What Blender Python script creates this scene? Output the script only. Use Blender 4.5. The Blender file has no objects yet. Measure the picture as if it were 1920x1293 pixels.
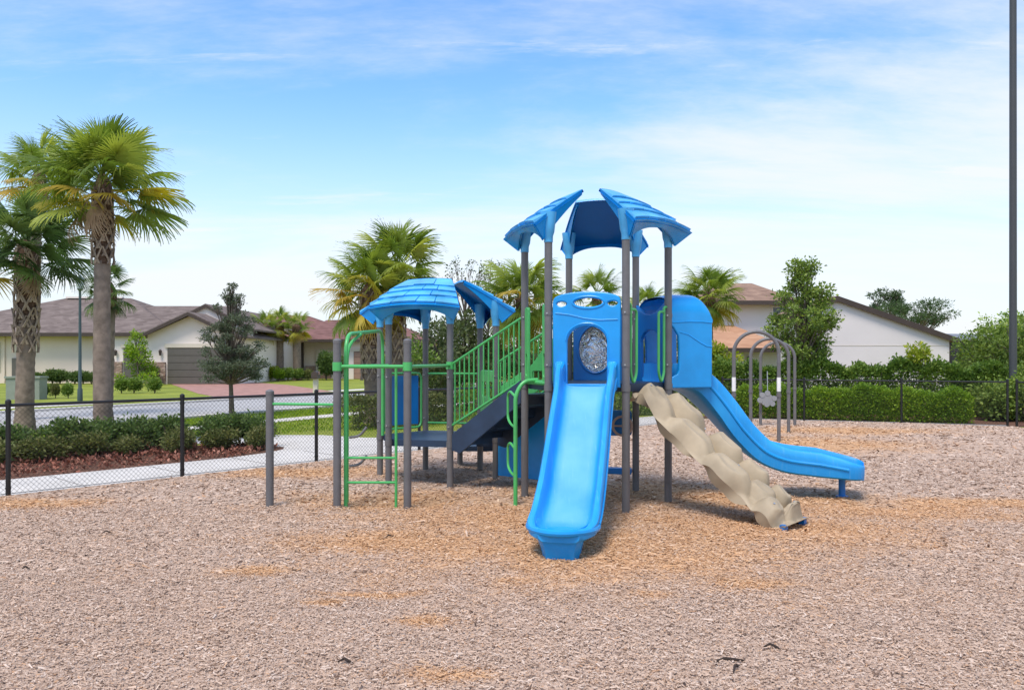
import bpy, math, random
import numpy as np
from mathutils import Vector, Matrix, Euler

SC = bpy.context.scene
COL = SC.collection
R = math.radians

# ------------------------------------------------------------------ camera
F, XC, YH, H = 1480.0, 960.0, 674.0, 1.78      # focal (px of a 1920 wide frame), horizon row, eye height
cam_d = bpy.data.cameras.new('camera')
cam_d.sensor_width = 36.0
cam_d.lens = 36.0 * F / 1920.0
cam_d.shift_y = (YH - 646.5) / 1920.0
cam_d.clip_end = 4000
cam = bpy.data.objects.new('camera', cam_d)
cam.location = (0, 0, H)
cam.rotation_euler = (R(90), 0, 0)
COL.objects.link(cam)
SC.camera = cam

# ------------------------------------------------------------------ sky, sun, exposure
SUN_EL, SUN_AZ = R(63), R(205)                 # azimuth from +Y, clockwise: behind the camera, a little left
w = bpy.data.worlds.new('World'); SC.world = w; w.use_nodes = True
nt = w.node_tree; nt.nodes.clear(); N = nt.nodes.new; L = nt.links.new
out = N('ShaderNodeOutputWorld'); bg = N('ShaderNodeBackground')
sky = N('ShaderNodeTexSky'); sky.sky_type = 'NISHITA'; sky.sun_disc = False
sky.sun_elevation = SUN_EL; sky.sun_rotation = SUN_AZ
sky.altitude = 0; sky.air_density = 1.0; sky.dust_density = 0.3; sky.ozone_density = 3.0
bg.inputs['Strength'].default_value = 0.15
tc = N('ShaderNodeTexCoord'); sep = N('ShaderNodeSeparateXYZ'); L(tc.outputs['Generated'], sep.inputs[0])


def wmath(op, a, b=None, c=None, clamp=False):
    n = N('ShaderNodeMath'); n.operation = op; n.use_clamp = clamp
    for i, v in enumerate((a, b, c)):
        if v is None: continue
        if isinstance(v, (int, float)): n.inputs[i].default_value = v
        else: L(v, n.inputs[i])
    return n.outputs[0]


den = wmath('ADD', wmath('MAXIMUM', sep.outputs['Z'], 0.0), 0.10)
cx = wmath('DIVIDE', sep.outputs['X'], den); cy = wmath('DIVIDE', sep.outputs['Y'], den)
comb = N('ShaderNodeCombineXYZ'); L(cx, comb.inputs[0]); L(cy, comb.inputs[1])


def cloud_noise(scale, loc, rot, stretch, detail, rough, lo, hi, dist=0.4):
    mp = N('ShaderNodeMapping'); mp.inputs['Location'].default_value = loc
    mp.inputs['Rotation'].default_value = (0, 0, rot); mp.inputs['Scale'].default_value = stretch
    L(comb.outputs[0], mp.inputs[0])
    nz = N('ShaderNodeTexNoise'); nz.inputs['Scale'].default_value = scale
    nz.inputs['Detail'].default_value = detail; nz.inputs['Roughness'].default_value = rough
    nz.inputs['Distortion'].default_value = dist
    L(mp.outputs[0], nz.inputs['Vector'])
    mr = N('ShaderNodeMapRange'); mr.interpolation_type = 'SMOOTHSTEP'
    mr.inputs['From Min'].default_value = lo; mr.inputs['From Max'].default_value = hi
    L(nz.outputs['Fac'], mr.inputs['Value'])
    return mr.outputs[0]


c1 = cloud_noise(0.5, (1.12, 8.66, 0), R(14), (0.5, 1.1, 1), 10, 0.64, 0.38, 0.62)
c2 = cloud_noise(1.6, (7.09, 23.38, 0), R(-8), (0.4, 1.9, 1), 9, 0.66, 0.57, 0.74)
hz_ = N('ShaderNodeMapRange'); hz_.interpolation_type = 'SMOOTHSTEP'      # whitish haze thickening towards the horizon
hz_.inputs['From Min'].default_value = .34; hz_.inputs['From Max'].default_value = 0.0
L(sep.outputs['Z'], hz_.inputs['Value'])
cm = wmath('ADD', wmath('MULTIPLY', c1, 0.95), wmath('MULTIPLY', c2, 0.7), clamp=True)
veil = wmath('MULTIPLY', hz_.outputs[0], 0.93)
hs = N('ShaderNodeHueSaturation'); hs.inputs['Saturation'].default_value = 1.18; hs.inputs['Hue'].default_value = .501; hs.inputs['Value'].default_value = 1.0
L(sky.outputs[0], hs.inputs['Color'])
mixh = N('ShaderNodeMix'); mixh.data_type = 'RGBA'
L(veil, mixh.inputs['Factor']); L(hs.outputs[0], mixh.inputs['A']); mixh.inputs['B'].default_value = (3.02, 3.25, 3.50, 1)
mixc = N('ShaderNodeMix'); mixc.data_type = 'RGBA'
L(wmath('MULTIPLY', cm, 0.9), mixc.inputs['Factor']); L(mixh.outputs['Result'], mixc.inputs['A']); mixc.inputs['B'].default_value = (3.42, 3.52, 3.66, 1)
L(mixc.outputs['Result'], bg.inputs['Color']); L(bg.outputs[0], out.inputs[0])

sun_d = bpy.data.lights.new('sun', 'SUN'); sun_d.energy = 2.0; sun_d.angle = R(20.0); sun_d.color = (1.0, 0.91, 0.79)
sun = bpy.data.objects.new('sun', sun_d); COL.objects.link(sun)
sd = Vector((math.sin(SUN_AZ) * math.cos(SUN_EL), math.cos(SUN_AZ) * math.cos(SUN_EL), math.sin(SUN_EL)))
sun.rotation_euler = (-sd).to_track_quat('-Z', 'Y').to_euler()
sun.location = (0, -10, 30)

SC.view_settings.view_transform = 'Standard'; SC.view_settings.look = 'None'
SC.view_settings.gamma = 1.0; SC.view_settings.use_curve_mapping = False
SC.view_settings.exposure = 0.90
SC.render.engine = 'CYCLES'
SC.cycles.use_denoising = True
SC.cycles.max_bounces = 6; SC.cycles.transparent_max_bounces = 12
SC.cycles.caustics_reflective = False; SC.cycles.caustics_refractive = False

# ------------------------------------------------------------------ helpers


def gp(x, y, z=0.0):
    """point of the photograph lying on the ground (or at height z) -> world"""
    d = F * (H - z) / (y - YH)
    return Vector(((x - XC) * d / F, d, z))


def at(x, y, Y):
    return Vector(((x - XC) * Y / F, Y, H - (y - YH) * Y / F))


ORD = 'first second third fourth fifth sixth seventh eighth ninth tenth eleventh twelfth thirteenth fourteenth fifteenth sixteenth seventeenth eighteenth nineteenth twentieth twenty-first twenty-second'.split()


class MB:
    def __init__(self):
        self.v = []; self.f = []; self.smooth = []

    def add(self, vs, fs, smooth=False):
        o = len(self.v)
        self.v += [tuple(p) for p in vs]
        self.f += [tuple(i + o for i in f) for f in fs]
        self.smooth += [smooth] * len(fs)
        return self

    def box(self, x0, x1, y0, y1, z0, z1, M=None):
        vs = [Vector(p) for p in ((x0, y0, z0), (x1, y0, z0), (x1, y1, z0), (x0, y1, z0),
                                  (x0, y0, z1), (x1, y0, z1), (x1, y1, z1), (x0, y1, z1))]
        if M is not None: vs = [M @ p for p in vs]
        return self.add(vs, [(3, 2, 1, 0), (4, 5, 6, 7), (0, 1, 5, 4), (1, 2, 6, 5), (2, 3, 7, 6), (3, 0, 4, 7)])

    def tube(self, path, r, seg=10, caps=True, smooth=True):
        pts = [Vector(p) for p in path]; n = len(pts)
        rs = r if isinstance(r, (list, tuple)) else [r] * n
        tang = []
        for i in range(n):
            a = pts[max(i - 1, 0)]; b = pts[min(i + 1, n - 1)]
            tang.append((b - a).normalized())
        up = Vector((0, 0, 1)) if abs(tang[0].z) < 0.9 else Vector((1, 0, 0))
        x = tang[0].cross(up).normalized()
        vs = []; fs = []
        for i in range(n):
            x = (x - tang[i] * x.dot(tang[i])).normalized(); y = tang[i].cross(x)
            for k in range(seg):
                a = 2 * math.pi * k / seg
                vs.append(pts[i] + (x * math.cos(a) + y * math.sin(a)) * rs[i])
        for i in range(n - 1):
            for k in range(seg):
                fs.append((i * seg + k, i * seg + (k + 1) % seg, (i + 1) * seg + (k + 1) % seg, (i + 1) * seg + k))
        self.add(vs, fs, smooth)
        if caps:
            self.add(vs[:seg], [tuple(reversed(range(seg)))]); self.add(vs[-seg:], [tuple(range(seg))])
        return self

    def sweep(self, stations, smooth=True, caps=True):
        """stations: list of closed loops with equal point counts"""
        n = len(stations[0]); vs = [p for s in stations for p in s]; fs = []
        for i in range(len(stations) - 1):
            for k in range(n):
                fs.append((i * n + k, i * n + (k + 1) % n, (i + 1) * n + (k + 1) % n, (i + 1) * n + k))
        self.add(vs, fs, smooth)
        if caps:
            self.add(stations[0], [tuple(reversed(range(n)))]); self.add(stations[-1], [tuple(range(n))])
        return self

    def grid(self, fn, nu, nv, smooth=True):
        vs = [fn(i / nu, j / nv) for i in range(nu + 1) for j in range(nv + 1)]
        fs = [(i * (nv + 1) + j, (i + 1) * (nv + 1) + j, (i + 1) * (nv + 1) + j + 1, i * (nv + 1) + j + 1)
              for i in range(nu) for j in range(nv)]
        return self.add(vs, fs, smooth)

    def mesh(self, name, angle=35):
        m = bpy.data.meshes.new(name); m.from_pydata(self.v, [], self.f)
        m.polygons.foreach_set('use_smooth', self.smooth)
        m.update()
        if any(self.smooth):
            try: m.set_sharp_from_angle(angle=R(angle))
            except Exception: pass
        return m


WORLD = {}


def obj(name, data, mat=None, parent=None):
    """mesh in world coordinates, parented without moving"""
    if isinstance(data, MB): data = data.mesh(name)
    o = bpy.data.objects.new(name, data); COL.objects.link(o)
    if mat is not None and data is not None and not data.materials:
        for m_ in (mat if isinstance(mat, (list, tuple)) else [mat]): data.materials.append(m_)
    WORLD[o] = Matrix.Identity(4)
    if parent is not None:
        o.parent = parent; o.matrix_parent_inverse = WORLD[parent].inverted()
    return o


def local(name, data, mat, parent, M):
    """mesh in its own coordinates placed by matrix M"""
    if isinstance(data, MB): data = data.mesh(name)
    o = bpy.data.objects.new(name, data); COL.objects.link(o)
    if mat is not None and not data.materials: data.materials.append(mat)
    if parent is not None:
        o.parent = parent; o.matrix_parent_inverse = WORLD[parent].inverted()
    o.matrix_basis = M; WORLD[o] = M.copy()
    return o


def tag(o, label, cat=None, group=None, kind=None):
    o['label'] = label
    if cat: o['category'] = cat
    if group: o['group'] = group
    if kind: o['kind'] = kind
    return o


def thing(name, loc, label, cat, group=None):
    o = bpy.data.objects.new(name, None); COL.objects.link(o); o.location = loc; o.empty_display_size = .2
    WORLD[o] = Matrix.Translation(Vector(loc))
    return tag(o, label, cat, group)


def struct(name, data, mat, parent=None):
    o = obj(name, data, mat, parent)
    if parent is None: o['kind'] = 'structure'
    return o


def copy_tree(root, M):
    """copy a thing with its parts and sub-parts, moved to M"""
    def rec(o, parent):
        c = o.copy(); COL.objects.link(c); WORLD[c] = WORLD[o].copy()
        if parent is not None: c.parent = parent
        for ch in o.children: rec(ch, c)
        return c
    r = rec(root, None)
    r.matrix_basis = M; WORLD[r] = M.copy()
    return r


# ------------------------------------------------------------------ materials
MATS = {}


def mat(name, col, rough=0.5, spec=0.5, var=0.08, vscale=3.0, bump=0.0, bscale=40.0, metal=0.0, coat=0.0, col2=None, detail=4):
    if name in MATS: return MATS[name]
    m = bpy.data.materials.new(name); m.use_nodes = True; t = m.node_tree
    b = t.nodes['Principled BSDF']
    b.inputs['Roughness'].default_value = rough; b.inputs['Specular IOR Level'].default_value = spec
    b.inputs['Metallic'].default_value = metal; b.inputs['Coat Weight'].default_value = coat
    g = t.nodes.new('ShaderNodeNewGeometry')
    nz = t.nodes.new('ShaderNodeTexNoise'); nz.inputs['Scale'].default_value = vscale; nz.inputs['Detail'].default_value = detail
    nz.inputs['Roughness'].default_value = .6
    t.links.new(g.outputs['Position'], nz.inputs['Vector'])
    rp = t.nodes.new('ShaderNodeValToRGB')
    c = Vector(col); c2 = Vector(col2) if col2 else None
    lo = c * (1 - var); hi = c * (1 + var)
    if c2 is not None: lo, hi = c, c2
    rp.color_ramp.elements[0].position = .32; rp.color_ramp.elements[0].color = (*lo, 1)
    rp.color_ramp.elements[1].position = .68; rp.color_ramp.elements[1].color = (*[min(v, 1) for v in hi], 1)
    t.links.new(nz.outputs['Fac'], rp.inputs[0]); t.links.new(rp.outputs[0], b.inputs['Base Color'])
    if bump:
        n2 = t.nodes.new('ShaderNodeTexNoise'); n2.inputs['Scale'].default_value = bscale; n2.inputs['Detail'].default_value = 5
        t.links.new(g.outputs['Position'], n2.inputs['Vector'])
        bp = t.nodes.new('ShaderNodeBump'); bp.inputs['Strength'].default_value = bump; bp.inputs['Distance'].default_value = .02
        t.links.new(n2.outputs['Fac'], bp.inputs['Height']); t.links.new(bp.outputs[0], b.inputs['Normal'])
    MATS[name] = m
    return m


def leaf_mat(name, cols, rough=.55, trans=.35, use_object=False):
    """leaf colours picked per leaf (attribute rnd) or per object"""
    m = bpy.data.materials.new(name); m.use_nodes = True; t = m.node_tree; t.nodes.clear()
    o = t.nodes.new('ShaderNodeOutputMaterial'); b = t.nodes.new('ShaderNodeBsdfPrincipled')
    b.inputs['Roughness'].default_value = rough; b.inputs['Specular IOR Level'].default_value = .3
    tr = t.nodes.new('ShaderNodeBsdfTranslucent'); mx = t.nodes.new('ShaderNodeMixShader'); mx.inputs[0].default_value = trans
    rp = t.nodes.new('ShaderNodeValToRGB'); e = rp.color_ramp.elements
    while len(e) < len(cols): e.new(.5)
    for i, c in enumerate(cols):
        e[i].position = i / (len(cols) - 1); e[i].color = (*c, 1)
    if use_object:
        s = t.nodes.new('ShaderNodeObjectInfo').outputs['Random']
    else:
        a = t.nodes.new('ShaderNodeAttribute'); a.attribute_name = 'rnd'; s = a.outputs['Fac']
    t.links.new(s, rp.inputs[0])
    t.links.new(rp.outputs[0], b.inputs['Base Color'])
    hv = t.nodes.new('ShaderNodeHueSaturation'); hv.inputs['Value'].default_value = 1.25; hv.inputs['Saturation'].default_value = 1.1
    t.links.new(rp.outputs[0], hv.inputs['Color']); t.links.new(hv.outputs[0], tr.inputs['Color'])
    t.links.new(b.outputs[0], mx.inputs[1]); t.links.new(tr.outputs[0], mx.inputs[2]); t.links.new(mx.outputs[0], o.inputs[0])
    return m


M_POST = mat('post_paint', (.135, .130, .132), .42, .5, .10, 6, bump=.03, bscale=120)
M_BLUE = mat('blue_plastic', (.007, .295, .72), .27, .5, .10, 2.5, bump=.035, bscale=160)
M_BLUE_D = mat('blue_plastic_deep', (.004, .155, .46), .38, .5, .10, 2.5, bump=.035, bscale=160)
M_ROOF = mat('blue_roof_plastic', (.075, .40, .74), .33, .5, .22, 3.5, bump=.06, bscale=90)
M_GREEN = mat('green_paint', (.075, .42, .115), .33, .5, .10, 5)
M_NAVY = mat('navy_coating', (.020, .042, .085), .45, .5, .18, 5, bump=.06, bscale=200)
M_TAN = mat('tan_plastic', (.375, .300, .200), .62, .35, .20, 2.2, bump=.06, bscale=110)
M_STEEL = mat('galvanised_bolt', (.5, .5, .5), .35, .5, .05, 9, metal=.8)
M_WHITE = mat('white_sticker', (.78, .78, .76), .5)
M_RING = mat('ring_plastic', (.42, .30, .24), .5)
M_BLACK = mat('black_vinyl', (.010, .010, .011), .4, .5, .1, 8)
M_CONC = mat('concrete', (.58, .55, .51), .9, .2, .10, .9, bump=.12, bscale=60)
M_CURB = mat('grey_concrete', (.33, .31, .29), .9, .2, .16, 2.5, bump=.15, bscale=60)
M_ASPH = mat('asphalt', (.40, .39, .38), .9, .2, .10, .35, bump=.12, bscale=90)
M_PAVER = mat('brick_paver', (.36, .20, .165), .9, .2, .22, 1.7, bump=.1, bscale=30)
M_STUCCO = mat('cream_stucco', (.72, .605, .50), .9, .2, .04, .5, bump=.06, bscale=80)
M_STUCCO_W = mat('white_stucco', (.70, .65, .625), .9, .2, .04, .4, bump=.06, bscale=80)
M_STUCCO_L = mat('pale_stucco', (.77, .685, .62), .9, .2, .04, .5, bump=.06, bscale=80)
M_FASCIA = mat('dark_fascia', (.060, .042, .034), .6, .4, .1, 3)
M_GARAGE = mat('garage_door_paint', (.115, .105, .090), .6, .4, .06, 2)
M_GARAGE_T = mat('tan_garage_paint', (.33, .20, .145), .6, .4, .06, 2)
M_GLASS = mat('window_glass', (.05, .07, .09), .08, .6, .1, 1)
M_TRIM = mat('cream_trim', (.62, .56, .46), .8, .3, .04, 2)
M_POLE = mat('grey_pole', (.052, .056, .060), .5, .5, .06, 2)
M_LAMPG = mat('dark_green_lamp', (.035, .060, .060), .5, .5, .06, 2)
M_BARK = mat('bark', (.155, .125, .10), .95, .2, .35, 9, bump=.5, bscale=28)
M_BARK_G = mat('palm_trunk_bark', (.225, .175, .135), .95, .2, .28, 6, bump=.5, bscale=22)
M_BOOT = mat('leaf_base', (.34, .265, .19), .9, .2, .3, 7, bump=.3, bscale=30)
M_FIBRE = mat('palm_fibre', (.115, .070, .045), .95, .2, .4, 14, bump=.6, bscale=40)
M_UTIL = mat('utility_green', (.24, .27, .22), .7, .4, .08, 3)
M_SCREEN = mat('pool_screen', (.045, .047, .05), .8, .2, .1, 3)
M_SOIL = mat('soil', (.14, .075, .052), .95, .1, .3, 8, bump=.4, bscale=30)

G_LEAF = leaf_mat('shrub_leaf', [(.042, .082, .024), (.10, .165, .042), (.19, .25, .07)])
G_LEAF_B = leaf_mat('bronze_shrub_leaf', [(.065, .098, .028), (.15, .18, .052), (.25, .23, .08)])
G_LIME = leaf_mat('lime_hedge_leaf', [(.075, .16, .016), (.22, .36, .032), (.42, .52, .055)])
G_HEDGE = leaf_mat('hedge_leaf', [(.055, .11, .022), (.15, .245, .042), (.29, .37, .08)])
G_TREE = leaf_mat('tree_leaf', [(.065, .12, .028), (.185, .27, .05), (.35, .43, .09)])
G_OAK = leaf_mat('grey_green_leaf', [(.050, .078, .042), (.115, .145, .085), (.21, .24, .155)])
G_DARK = leaf_mat('dark_tree_leaf', [(.030, .052, .020), (.082, .115, .038), (.17, .19, .07)])
G_YEL = leaf_mat('yellow_green_leaf', [(.13, .20, .018), (.27, .35, .03), (.45, .44, .05)])
G_PINE = leaf_mat('pine_needle', [(.030, .062, .022), (.075, .125, .045), (.15, .20, .08)])
G_GRASS = leaf_mat('grass_blade', [(.12, .22, .014), (.22, .34, .025), (.34, .43, .04)])
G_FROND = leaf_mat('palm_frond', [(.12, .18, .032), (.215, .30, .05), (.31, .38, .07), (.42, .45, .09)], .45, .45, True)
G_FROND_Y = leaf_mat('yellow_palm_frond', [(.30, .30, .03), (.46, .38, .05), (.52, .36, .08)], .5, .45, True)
G_FROND_D = leaf_mat('dark_palm_frond', [(.052, .095, .028), (.10, .165, .042), (.17, .235, .065)], .45, .4, True)  # darker green set for the two dark-crowned palms
G_DEAD = leaf_mat('dead_frond', [(.20, .135, .08), (.33, .235, .145), (.44, .32, .21)], .8, .2, True)


def roof_mat(name, c1, c2):
    m = bpy.data.materials.new(name); m.use_nodes = True; t = m.node_tree; b = t.nodes['Principled BSDF']
    b.inputs['Roughness'].default_value = .9; b.inputs['Specular IOR Level'].default_value = .2
    g = t.nodes.new('ShaderNodeNewGeometry')
    mp = t.nodes.new('ShaderNodeMapping'); mp.inputs['Scale'].default_value = (1.1, 1.1, 5.5)
    t.links.new(g.outputs['Position'], mp.inputs[0])
    vo = t.nodes.new('ShaderNodeTexVoronoi'); vo.inputs['Scale'].default_value = 1.6
    t.links.new(mp.outputs[0], vo.inputs['Vector'])
    nz = t.nodes.new('ShaderNodeTexNoise'); nz.inputs['Scale'].default_value = 1.1; nz.inputs['Detail'].default_value = 6
    t.links.new(g.outputs['Position'], nz.inputs['Vector'])
    ad = t.nodes.new('ShaderNodeMix'); ad.data_type = 'RGBA'; ad.inputs['Factor'].default_value = .55
    t.links.new(vo.outputs['Color'], ad.inputs['A']); t.links.new(nz.outputs['Fac'], ad.inputs['B'])
    rp = t.nodes.new('ShaderNodeValToRGB')
    rp.color_ramp.elements[0].position = .25; rp.color_ramp.elements[0].color = (*c1, 1)
    rp.color_ramp.elements[1].position = .75; rp.color_ramp.elements[1].color = (*c2, 1)
    t.links.new(ad.outputs['Result'], rp.inputs[0]); t.links.new(rp.outputs[0], b.inputs['Base Color'])
    wv = t.nodes.new('ShaderNodeTexWave'); wv.bands_direction = 'Z'; wv.wave_profile = 'SAW'; wv.inputs['Scale'].default_value = 2.2
    wv.inputs['Distortion'].default_value = .3
    t.links.new(g.outputs['Position'], wv.inputs['Vector'])
    bp = t.nodes.new('ShaderNodeBump'); bp.inputs['Strength'].default_value = .5; bp.inputs['Distance'].default_value = .03
    t.links.new(wv.outputs['Fac'], bp.inputs['Height']); t.links.new(bp.outputs[0], b.inputs['Normal'])
    return m


M_SHINGLE = roof_mat('brown_shingle', (.115, .088, .078), (.22, .175, .155))
M_SHINGLE_R = roof_mat('red_brown_shingle', (.13, .065, .055), (.24, .125, .11))
M_SHINGLE_O = roof_mat('tan_tile', (.19, .12, .088), (.33, .215, .155))
M_TILE_O = roof_mat('orange_tile', (.36, .19, .11), (.50, .29, .18))


def stone_mat():
    m = bpy.data.materials.new('stone_veneer'); m.use_nodes = True; t = m.node_tree; b = t.nodes['Principled BSDF']
    b.inputs['Roughness'].default_value = .9
    g = t.nodes.new('ShaderNodeNewGeometry'); vo = t.nodes.new('ShaderNodeTexVoronoi'); vo.inputs['Scale'].default_value = 3.2
    mp = t.nodes.new('ShaderNodeMapping'); mp.inputs['Scale'].default_value = (1, 1, 1.8)
    t.links.new(g.outputs['Position'], mp.inputs[0]); t.links.new(mp.outputs[0], vo.inputs['Vector'])
    rp = t.nodes.new('ShaderNodeValToRGB'); e = rp.color_ramp.elements
    e[0].color = (.16, .105, .08, 1); e[1].color = (.42, .34, .27, 1); n = e.new(.5); n.color = (.30, .20, .15, 1)
    t.links.new(vo.outputs['Color'], rp.inputs[0]); t.links.new(rp.outputs[0], b.inputs['Base Color'])
    bp = t.nodes.new('ShaderNodeBump'); bp.inputs['Distance'].default_value = .05
    t.links.new(vo.outputs['Distance'], bp.inputs['Height']); bp.invert = True; t.links.new(bp.outputs[0], b.inputs['Normal'])
    return m


M_STONE = stone_mat()

# loose wood fibre: weathered grey-pink, scuffed to fresh orange where children run
SCUFFS = [(0.75, 7.3, 2.5, 1.5), (-1.45, 9.75, 1.5, .9), (0.1, 8.7, 2.2, 1.2), (2.6, 8.1, 2.0, 1.1), (4.2, 9.1, 2.2, .75),
          (3.3, 9.6, 1.8, .8), (-.9, 7.6, 1.7, .7), (1.6, 10.4, 2.2, 1.3), (6.2, 16.5, 2.6, 2.0), (-1.0, 5.95, .55, .10), (-1.35, 5.7, .2, .12),
          (-.62, 5.3, .22, .10), (-.33, 4.38, .34, .14), (5.8, 9.6, 1.6, .5), (-2.1, 6.5, .4, .22), (.05, 6.15, .25, .1), (1.05, 5.9, .3, .12), (-6, 9.6, 1.2, .5),
          (-3.2, 12.3, 1.8, .8), (8.0, 19.5, 3.0, 1.4), (1.9, 6.2, .5, .2)]


def scuff_at(x, y):
    acc = np.zeros_like(x)
    for (sx, sy, rx, ry) in SCUFFS:
        acc = np.maximum(acc, np.exp(-1.1 * (((x - sx) / rx) ** 2 + ((y - sy) / ry) ** 2)))
    return acc


POSTS_XY = [(1.04 + .9 * math.cos(R(-13 + 60 * k)), 9.89 + .9 * math.sin(R(-13 + 60 * k))) for k in range(6)] + \
           [(-1.113 + .9 * math.cos(R(-13 + 60 * k)), 11.70 + .9 * math.sin(R(-13 + 60 * k))) for k in range(6)] + [(-2.04, 9.21), (-1.22, 9.21), (-2.875, 9.37)]


def mulch_z(x, y):
    """height of the loose surface: ripples, footprints, hollows at the slide exits, little heaps round the posts"""
    z = .010 * np.sin(x * 1.7 + 1) * np.sin(y * 1.3) + .008 * np.sin(x * 3.1 + y * 2.3) + .007 * np.sin(x * 6.7 - y * 5.1 + 1.3) * np.sin(x * 2.2 + y * 7.3) + .006 * np.sin(x * 11.3 + y * 3.7) * np.sin(y * 9.1 - x * 4.4)
    for (hx, hy, r, d) in ((.40, 6.55, .42, .035), (4.45, 9.45, .40, .03), (3.15, 8.1, .30, .03), (-1.65, 9.15, .30, .022), (-1.0, 5.95, .45, .018), (.0, 9.5, .25, .02)):
        q = np.sqrt((x - hx) ** 2 + (y - hy) ** 2) / r
        z = z - d * np.exp(-q ** 2) + d * .55 * np.exp(-((q - 1.5) / .45) ** 2)
    for (hx, hy) in POSTS_XY:
        z = z + .018 * np.exp(-((x - hx) ** 2 + (y - hy) ** 2) / .012)
    return np.maximum(z, -.036)


def mulch_mat(name, chip):
    m = bpy.data.materials.new(name); m.use_nodes = True; t = m.node_tree; b = t.nodes['Principled BSDF']; L_ = t.links.new
    b.inputs['Roughness'].default_value = .95; b.inputs['Specular IOR Level'].default_value = .15

    def mth(op, a, c=None, clamp=False):
        n = t.nodes.new('ShaderNodeMath'); n.operation = op; n.use_clamp = clamp
        for i, v in enumerate((a, c)):
            if v is None: continue
            if isinstance(v, (int, float)): n.inputs[i].default_value = v
            else: L_(v, n.inputs[i])
        return n.outputs[0]
    g = t.nodes.new('ShaderNodeNewGeometry'); s = t.nodes.new('ShaderNodeSeparateXYZ'); L_(g.outputs['Position'], s.inputs[0])
    sa = t.nodes.new('ShaderNodeAttribute'); sa.attribute_name = 'scuff'; acc = sa.outputs['Fac']
    nz = t.nodes.new('ShaderNodeTexNoise'); nz.inputs['Scale'].default_value = 1.3; nz.inputs['Detail'].default_value = 6; nz.inputs['Roughness'].default_value = .65
    L_(g.outputs['Position'], nz.inputs['Vector'])
    msk = mth('ADD', acc, mth('MULTIPLY', mth('SUBTRACT', nz.outputs['Fac'], .5), 1.3))
    mr = t.nodes.new('ShaderNodeMapRange'); mr.interpolation_type = 'SMOOTHSTEP'; mr.inputs['From Min'].default_value = .10; mr.inputs['From Max'].default_value = .95
    L_(msk, mr.inputs['Value'])

    def ramp(cols):
        r = t.nodes.new('ShaderNodeValToRGB'); e = r.color_ramp.elements
        while len(e) < len(cols): e.new(.5)
        for i, (p, c) in enumerate(cols): e[i].position = p; e[i].color = (*c, 1)
        return r
    grey = ramp([(0, (.14, .088, .064)), (.14, (.39, .272, .20)), (.55, (.53, .388, .295)), (.88, (.68, .55, .455)), (1, (.50, .30, .18))])
    orange = ramp([(0, (.25, .12, .055)), (.2, (.46, .255, .13)), (.6, (.61, .365, .195)), (1, (.70, .50, .34))])
    if chip:
        a = t.nodes.new('ShaderNodeAttribute'); a.attribute_name = 'rnd'; src = a.outputs['Fac']
    else:
        v = t.nodes.new('ShaderNodeTexNoise'); v.inputs['Scale'].default_value = 42; v.inputs['Detail'].default_value = 3; v.inputs['Roughness'].default_value = .75
        L_(g.outputs['Position'], v.inputs['Vector'])
        src = mth('ADD', mth('MULTIPLY', mth('SUBTRACT', v.outputs['Fac'], .5), 2.2), .48, True)
        bp = t.nodes.new('ShaderNodeBump'); bp.inputs['Strength'].default_value = .7; bp.inputs['Distance'].default_value = .03
        L_(v.outputs['Fac'], bp.inputs['Height']); L_(bp.outputs[0], b.inputs['Normal'])
    L_(src, grey.inputs[0]); L_(src, orange.inputs[0])
    mx = t.nodes.new('ShaderNodeMix'); mx.data_type = 'RGBA'
    L_(mr.outputs[0], mx.inputs['Factor']); L_(grey.outputs[0], mx.inputs['A']); L_(orange.outputs[0], mx.inputs['B'])
    L_(mx.outputs['Result'], b.inputs['Base Color'])
    return m


M_MULCH = mulch_mat('wood_fibre_ground', False)
M_CHIP = mulch_mat('wood_fibre_chip', True)
G_REDCHIP = leaf_mat('red_bark_chip', [(.10, .036, .024), (.27, .10, .065), (.42, .20, .14)], .95, .02)


def grass_mat():
    m = bpy.data.materials.new('lawn_grass'); m.use_nodes = True; t = m.node_tree; b = t.nodes['Principled BSDF']
    b.inputs['Roughness'].default_value = .9; b.inputs['Specular IOR Level'].default_value = .15
    g = t.nodes.new('ShaderNodeNewGeometry')
    n1 = t.nodes.new('ShaderNodeTexNoise'); n1.inputs['Scale'].default_value = .35; n1.inputs['Detail'].default_value = 5
    n2 = t.nodes.new('ShaderNodeTexNoise'); n2.inputs['Scale'].default_value = 14; n2.inputs['Detail'].default_value = 5; n2.inputs['Roughness'].default_value = .7
    for n in (n1, n2): t.links.new(g.outputs['Position'], n.inputs['Vector'])
    mx = t.nodes.new('ShaderNodeMix'); mx.data_type = 'FLOAT'; mx.inputs['Factor'].default_value = .5
    t.links.new(n1.outputs['Fac'], mx.inputs['A']); t.links.new(n2.outputs['Fac'], mx.inputs['B'])
    rp = t.nodes.new('ShaderNodeValToRGB'); e = rp.color_ramp.elements
    e[0].position = .34; e[0].color = (.13, .165, .025, 1); e[1].position = .66; e[1].color = (.31, .345, .055, 1)
    t.links.new(mx.outputs['Result'], rp.inputs[0]); t.links.new(rp.outputs[0], b.inputs['Base Color'])
    bp = t.nodes.new('ShaderNodeBump'); bp.inputs['Strength'].default_value = .6; bp.inputs['Distance'].default_value = .04
    t.links.new(n2.outputs['Fac'], bp.inputs['Height']); t.links.new(bp.outputs[0], b.inputs['Normal'])
    return m


M_GRASS = grass_mat()


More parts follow.
